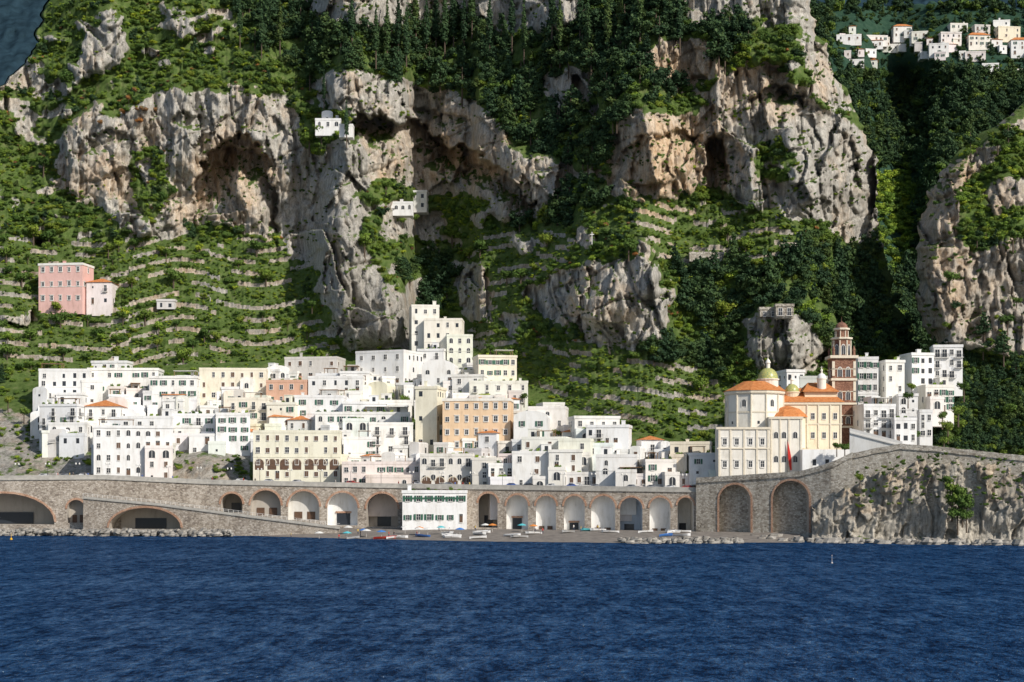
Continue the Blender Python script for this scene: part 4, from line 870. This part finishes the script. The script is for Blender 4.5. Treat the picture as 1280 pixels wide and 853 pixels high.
for i in range(62000):
    px=random.uniform(-60,1165); py=random.uniform(-40,600)
    if not okm(px,py): continue
    i_=ix(px,py); Y=DM[i_]; u=random.random(); v=VAR[i_]
    if town[i_]>.5:
        if (px<110 or 205<px<315) and py>485:
            if u<(.4 if CL[i_]>.56 else .01): add('broad' if random.random()<.6 else 'bright',px,py,Y-.5,random.uniform(.5,1.3))
        elif u<.07 and px<900: add('broad' if random.random()<.6 else 'bright',px,py,Y-.5,random.uniform(.8,1.7))
        elif px>880 and u<.3: add('broad' if u<.12 else 'pine',px,py,Y-.5,random.uniform(1,2.2))
    elif rock[i_]>.5:
        if u<(.24 if CL[i_]>.575 else .010): add('broad' if random.random()<.7 else 'bright',px,py,Y-.3,random.uniform(.4,1.2))
    elif terr[i_]>.5:
        if WALL[i_]:
            if u<.07: add('bright' if random.random()<.5 else 'broad',px,py,Y-.3,random.uniform(.4,.9),.1)
        elif u<.64: add('bright' if random.random()<(.85 if v>.46 else .5) else 'broad',px,py,Y-.3,random.uniform(.45,.95),.1)
        elif u>.97: add('broad',px,py,Y-.3,random.uniform(1.2,2.6))
    elif forest[i_]>.5:
        if u<.11: add('pine',px,py,Y-1,random.uniform(2.4,4.8),.6)
        elif u<.20: add('broad' if random.random()<.8 else 'bright',px,py,Y-.5,random.uniform(1.4,3.4))
    else:
        b=.12 if v<.48 else .26
        if u<.34-b*.5: add('broad',px,py,Y-.5,random.uniform(.8,2.6))
        elif u<.34-b*.5+b: add('bright',px,py,Y-.4,random.uniform(.6,1.8))
        elif u>.975: add('pine',px,py,Y-.5,random.uniform(1.2,2.6),.5)
        elif u>.955: add('dry',px,py,Y-.5,random.uniform(.7,1.4))
for i in range(9000):
    px=random.uniform(1150,1400); py=random.uniform(110,590)
    if px<float(ip(py,EC))+4: continue
    i_=c_ix(px,py)
    if rCb[i_]>.5:
        if random.random()<.07: add('broad',px,py,DCM[i_]-.3,random.uniform(.5,1.4))
    elif random.random()<.5: add(random.choice(['broad','broad','bright'] if py<300 else ['broad','pine','pine']),px,py,DCM[i_]-.5,random.uniform(.9,2.3))
for i in range(6500):
    px=random.uniform(985,1420); py=random.uniform(8,480)
    vz=1040<px<1290 and 15<py<92
    if vz and random.random()<.45: continue
    add(random.choice(['pine','broad','pine','pine']) if not(1085<px<1145 and 215<py<340) else random.choice(['broad','bright','bright']),px,py,b_depth(px,py)-(1 if not vz else -1),random.uniform(2.4,6.0) if not vz else random.uniform(1.5,3.4))  # mostly dark pines paint in the valley shade, brighter crowns its sunlit slope
for i in range(170):
    px=random.uniform(1070,1290); py=float(ip(px,TOPC))+random.uniform(-10,50); add('broad',px,py,yv(px)-5.5,random.uniform(.3,.9))
scatter('woodland_pines',T_('pine'),*acc['pine']); scatter('shrub_thicket',T_('broad'),*acc['broad']); scatter('terrace_vines',T_('bright'),*acc['bright'],squash=.8)
scatter('dry_scrub',T_('dry'),*acc['dry'])
# ------------------------------------------------------------ rocks
def rockpile(name,px0,px1,n,Yf,zr,label,smin=.5,smax=1.3):
    mb=MB()
    for i in range(n):
        px=random.uniform(px0,px1); Y=Yf(px)+random.uniform(-4,4); r=random.uniform(smin,smax); c=Vector(((px-640)/F*Y,Y,random.uniform(*zr)))
        b=len(mb.v); k=[random.uniform(.7,1.2) for _ in range(3)]
        for j,(ph,m_) in enumerate(((-.6,5),(0,6),(.7,5))):
            for q in range(6):
                a=q*math.pi/3+j*.4; rr=r*random.uniform(.75,1.15); mb.v.append((c.x+rr*k[0]*math.cos(a)*math.cos(ph),c.y+rr*k[1]*math.sin(a)*math.cos(ph),c.z+rr*k[2]*.8*math.sin(ph)))
        for j in range(2):
            for q in range(6): mb.f.append((b+j*6+q,b+j*6+(q+1)%6,b+(j+1)*6+(q+1)%6,b+(j+1)*6+q)); mb.m.append(0)
        mb.f.append(tuple(b+12+q for q in range(6))); mb.m.append(0)
    o=link(bpy.data.objects.new(name,mb.mesh(name,[M_BOUL]))); o['kind']='stuff'; o['label']=label; o['category']='rocks'
rockpile('breakwater_rocks',-60,290,620,lambda p:433+float(ip(p,[(-60,4),(290,-6)])),(-.3,1.5),'pile of grey breakwater boulders along the waterline')
rockpile('shore_rocks',775,925,220,lambda p:379,(-.3,.8),'grey boulders at the foot of the beach')
rockpile('cliff_foot_rocks',940,1420,190,lambda p:yv(p)-11,(-.6,.7),'dark sea rocks at the foot of the cliff',.6,2.0)
# ------------------------------------------------------------ small things
def lamp_parts():
    m=MB(); m.lathe((0,0,0),[(.14,0),(.14,.3),(.06,.4),(.045,3.9)],8); m.tube((0,0,3.85),(.5,0,4.2),.03,.03); m.tube((0,0,3.85),(-.5,0,4.2),.03,.03); a=m.mesh('post',[M_IRON])
    m=MB()
    for s_ in(-1,1): m.lathe((s_*.5,0,3.85),[(.08,0),(.2,.1),(.22,.45),(.05,.6)],8)
    return a,m.mesh('lantern',[M_FRAME])
LP=lamp_parts()
for px in list(range(20,870,38)):
    x,y,z=P(px,vt(px),yv(px)); o=link(bpy.data.objects.new('street_lamp',None)); o.location=(x,y+.9,z); o['label']='iron street lamp with two lanterns on the promenade'; o['category']='street lamp'; o['group']='lamps along the promenade'
    for nm,me in zip(('post','lantern'),LP): c=link(bpy.data.objects.new(nm,me)); c.parent=o
def car_parts():
    m=MB(); prof=[(-2.05,.35),(-2.1,.75),(-1.95,.95),(-1.0,1.02),(-.55,1.42),(.75,1.45),(1.45,1.0),(2.0,.9),(2.08,.4)]
    for i in range(len(prof)-1):
        (a,b),(c,d)=prof[i],prof[i+1]; wa=.72 if b>1.2 else .84; wc=.72 if d>1.2 else .84
        m.quad((a,-wa,b),(a,wa,b),(c,wc,d),(c,-wc,d))
    for s_ in(-1,1):
        m.poly([(x,s_*(.72 if z>1.2 else .84),z) for x,z in prof])
    m.quad((-2.05,-.84,.35),(2.08,-.84,.4),(2.08,.84,.4),(-2.05,.84,.35)); body=m.mesh('body',[M_PAINT])
    m=MB()
    for s_ in(-1,1): m.quad((-.85,s_*.83,1.04),(1.2,s_*.83,1.05),(.7,s_*.745,1.38),(-.5,s_*.745,1.36))
    m.quad((-1.0,-.7,1.06),(-1.0,.7,1.06),(-.6,.66,1.4),(-.6,-.66,1.4)); m.quad((1.42,-.7,1.06),(1.42,.7,1.06),(.82,.66,1.43),(.82,-.66,1.43)); g=m.mesh('windows',[M_GLASS])
    m=MB(); n=12
    m.poly([(.32*math.cos(2*math.pi*i/n),-.1,.32*math.sin(2*math.pi*i/n)) for i in range(n)]); m.poly([(.32*math.cos(2*math.pi*i/n),.1,.32*math.sin(2*math.pi*i/n)) for i in range(n)])
    for i in range(n):
        a=2*math.pi*i/n;b=2*math.pi*(i+1)/n; m.quad((.32*math.cos(a),-.1,.32*math.sin(a)),(.32*math.cos(b),-.1,.32*math.sin(b)),(.32*math.cos(b),.1,.32*math.sin(b)),(.32*math.cos(a),.1,.32*math.sin(a)))
    return body,g,m.mesh('wheel',[M_TYRE])
CB,CG,CWh=car_parts()
carc=[('white',(.7,.7,.7)),('grey',(.25,.26,.28)),('black',(.03,.03,.03)),('red',(.45,.03,.02)),('blue',(.04,.10,.35)),('silver',(.5,.5,.52))]
def car(px,Y,z,rz):
    nm,c=random.choice(carc); o=link(bpy.data.objects.new('parked_car',None)); o.location=((px-640)/F*Y,Y,z); o.rotation_euler=(0,0,rz); o['label']=f'small {nm} car parked along the coast road'; o['category']='car'; o['group']='cars parked along the coast road'
    for nm2,me in(('body',CB),('windows',CG)):
        q=link(bpy.data.objects.new(nm2,me)); q.parent=o; q.color=(*c,1)
    for wx_ in(-1.3,1.3):
        for wy in(-.75,.75): q=link(bpy.data.objects.new('wheel',CWh)); q.parent=o; q.location=(wx_,wy,.32)
for px in [56,82,104,300,335,372,440,520,560,640,662,690,715,745,790,815,838,860]:
    x,y,z=P(px,vt(px),yv(px)); car(px,yv(px)+3.2,z+.05,random.choice([0,math.pi])-.05)
def boat_parts():
    m=MB(); secs=[]; L=4.6
    for i in range(9):
        t=i/8; x=-L/2+L*t; w=.85*math.sin(math.pi*min(1,.25+.75*(1-t)))**.7 if t<1 else .03; w=max(w,.04); hh=.55+.28*t*t
        secs.append([(x,-w,hh),(x,-w*.75,.22),(x,0,.0+.12*t*t),(x,w*.75,.22),(x,w,hh)])
    for a,b in zip(secs[:-1],secs[1:]):
        for k in range(4): m.quad(a[k],b[k],b[k+1],a[k+1])
    m.poly(secs[0]); hull=m.mesh('hull',[M_PAINT])
    m=MB(); m.box(-.5,-.2,-.78,.78,.42,.47); return hull,m.mesh('seat',[M_WOOD])
BH,BS=boat_parts()
bc=[('white',(.75,.75,.75)),('white',(.75,.75,.75)),('white',(.75,.75,.75)),('blue',(.05,.16,.45)),('grey',(.4,.4,.4)),('turquoise',(.1,.45,.5))]
for i in range(26):
    px=random.uniform(440,860) if i>3 else 478+i*7; nm,c=random.choice(bc) if i>3 else ('red',(.6,.05,.03)) if i<2 else bc[0]
    Y=random.uniform(395,414) if i>3 else 405; z=beach_z(px,Y)+.05
    o=link(bpy.data.objects.new('rowing_boat',None)); o.location=((px-640)/F*Y,Y,z); o.rotation_euler=(random.uniform(-.1,.1),0,random.uniform(-1.0,1.0)+random.choice([0,3.14])); o['label']=f'small {nm} rowing boat pulled up on the sand'; o['category']='boat'; o['group']='boats on the beach'
    for n_,me in(('hull',BH),('seat',BS)): q=link(bpy.data.objects.new(n_,me)); q.parent=o; q.color=(*c,1); q.location=(.5,0,0) if n_=='seat' else (0,0,0)
m=MB(); m.lathe((0,0,0),[(.035,-.3),(.03,2.2)],6); PM=m.mesh('pole',[M_FRAME]); m=MB(); m.lathe((0,0,1.75),[(1.25,0),(.7,.3),(.02,.5)],8); PC=m.mesh('canopy',[M_CLOTH])
for i in range(16):
    px=random.uniform(390,700); Y=random.uniform(405,422); nm,c=random.choice([('blue',(.05,.2,.55)),('white',(.75,.74,.7)),('white',(.75,.74,.7)),('orange',(.7,.25,.05)),('turquoise',(.1,.5,.55))])
    o=link(bpy.data.objects.new('beach_parasol',None)); o.location=((px-640)/F*Y,Y,beach_z(px,Y)); o['label']=f'{nm} beach parasol standing in the grey sand'; o['category']='parasol'; o['group']='parasols on the beach'
    for n_,me in(('pole',PM),('canopy',PC)): q=link(bpy.data.objects.new(n_,me)); q.parent=o; q.color=(*c,1)
def person_mesh(stride):
    v=[(0,0,.93),(0,0,1.15),(0,0,1.38),(0,0,1.50),(0,-.01,1.62),(0,-.01,1.72),(.1,0,.9),(.12,-.08*stride,.5),(.12,.14*stride,.09),(.12,.02,.03),(-.1,0,.9),(-.12,.10*stride,.5),(-.12,.2*stride,.12),(-.12,-.12+.2*stride,.03),(.2,0,1.38),(.25,.04,1.12),(.26,-.06,.88),(.26,-.09,.78),(-.2,0,1.38),(-.25,-.04,1.12),(-.26,-.1,.88),(-.26,-.14,.78)]
    e=[(0,1),(1,2),(2,3),(3,4),(4,5),(0,6),(6,7),(7,8),(8,9),(0,10),(10,11),(11,12),(12,13),(2,14),(14,15),(15,16),(16,17),(2,18),(18,19),(19,20),(20,21)]
    r=[.15,.14,.15,.06,.10,.08,.09,.07,.045,.04,.09,.07,.045,.04,.06,.045,.035,.035,.06,.045,.035,.035]
    me=bpy.data.meshes.new('p'); me.from_pydata(v,e,[]); o=bpy.data.objects.new('p',me); link(o); o.modifiers.new('s','SKIN')
    for i,x in enumerate(r): me.skin_vertices[0].data[i].radius=(x,x*.8)
    me.skin_vertices[0].data[0].use_root=True
    s2=o.modifiers.new('u','SUBSURF'); s2.levels=1; s2.render_levels=1
    dg=bpy.context.evaluated_depsgraph_get(); out=bpy.data.meshes.new_from_object(o.evaluated_get(dg)); out.name='body'
    bpy.data.objects.remove(o); out.materials.clear()
    for mm in(M_SKIN,M_CLOTH,M_TROU,M_HAIR): out.materials.append(mm)
    for p in out.polygons:
        c=p.center; p.material_index=3 if (c.z>1.68 or (c.z>1.58 and c.y>.02)) else 0 if c.z>1.46 or c.z<.1 else 1 if (c.z>.95 and not(abs(c.x)>.21 and c.z<1.15)) else 0 if abs(c.x)>.2 else 2; p.use_smooth=True
    return out
PMs=[person_mesh(1),person_mesh(.2)]
for i in range(34):
    if i<16:
        px=random.uniform(330,760); Y=random.uniform(405,422); loc=((px-640)/F*Y,Y,beach_z(px,Y)); wh='standing on the beach'
    else:
        px=random.uniform(20,860); x,y,z=P(px,vt(px),yv(px)); loc=(x,y+1.2,z+.01); wh='walking along the promenade'
    nm,c=random.choice([('white',(.7,.7,.7)),('blue',(.08,.15,.4)),('red',(.5,.05,.04)),('black',(.04,.04,.04)),('yellow',(.6,.45,.1))])
    o=link(bpy.data.objects.new('person',random.choice(PMs))); o.location=loc; o.rotation_euler=(0,0,random.uniform(0,6.28)); o.color=(*c,1); o['label']=f'person in a {nm} top {wh}'; o['category']='person'; o['group']='people by the beach'
Yx=near_depth(740,297,9)-3; CR=Thing('white_cross',P(740,298,Yx),'tall white cross standing on a rocky ledge','cross'); m=MB(); x,y,z=P(740,298,Yx); m.box(x-.11,x+.11,y-.11,y+.11,z-2,z+2.0); m.box(x-.7,x-.111,y-.1,y+.1,z+1.1,z+1.33); m.box(x+.111,x+.7,y-.1,y+.1,z+1.1,z+1.33); CR.part('cross_beams',m.v,m.f,[M_FRAME],m.m)
def buoy(px,Y,col,lab,hh,k=1.0):
    T=Thing('buoy',((px-640)/F*Y,Y,0),lab,'buoy'); m=MB(); m.lathe((0,0,-.2),[(.22*k,0),(.33*k,.3*k),(.33*k,.5*k),(.06*k,.7*k),(.03*k,.8*k+hh)],12); T.part('float',m.v,m.f,[M_PAINT],m.m,world=False,color=col); m=MB(); m.lathe((0,0,.5*k+hh),[(.02,0),(.1*k,.08),(.02,.2)],8); T.part('top_mark',m.v,m.f,[M_PAINT],m.m,world=False,color=col)
buoy(14,400,(.8,.45,.02),'yellow mooring buoy floating on the water',.8); buoy(1040,282,(.75,.75,.75),'small white marker buoy with a thin mast',1.0,.55)
# ------------------------------------------------------------ light
W=bpy.data.worlds.new('World'); S.world=W; W.use_nodes=True; nt=W.node_tree; sk=nt.nodes.new('ShaderNodeTexSky'); sk.sky_type='NISHITA'; sk.sun_disc=False
sd=Vector((.56,-.60,.54)).normalized(); elv=math.asin(sd.z); az=math.atan2(sd.x,sd.y)
sk.sun_elevation=elv; sk.sun_rotation=az; nt.links.new(sk.outputs[0],nt.nodes['Background'].inputs[0]); nt.nodes['Background'].inputs[1].default_value=.105
L=bpy.data.lights.new('sun','SUN'); L.energy=4.3; L.angle=math.radians(.5); L.color=(1,.94,.85); lo=link(bpy.data.objects.new('sun',L)); lo.rotation_euler=(-sd).to_track_quat('-Z','Y').to_euler()
cam=bpy.data.cameras.new('camera'); cam.lens=56.25; cam.sensor_width=36; cam.shift_y=(YH-426.5)/1280; cam.clip_end=9000; cam.clip_start=1
co=link(bpy.data.objects.new('camera',cam)); co.location=(0,0,H); co.rotation_euler=(math.pi/2,0,0); S.camera=co
S.view_settings.view_transform='Standard'; S.view_settings.look='None'; S.view_settings.exposure=0
print('houses',houses,'trees',ntree,'objs',len(bpy.data.objects),{k:len(v[0]) for k,v in acc.items()})
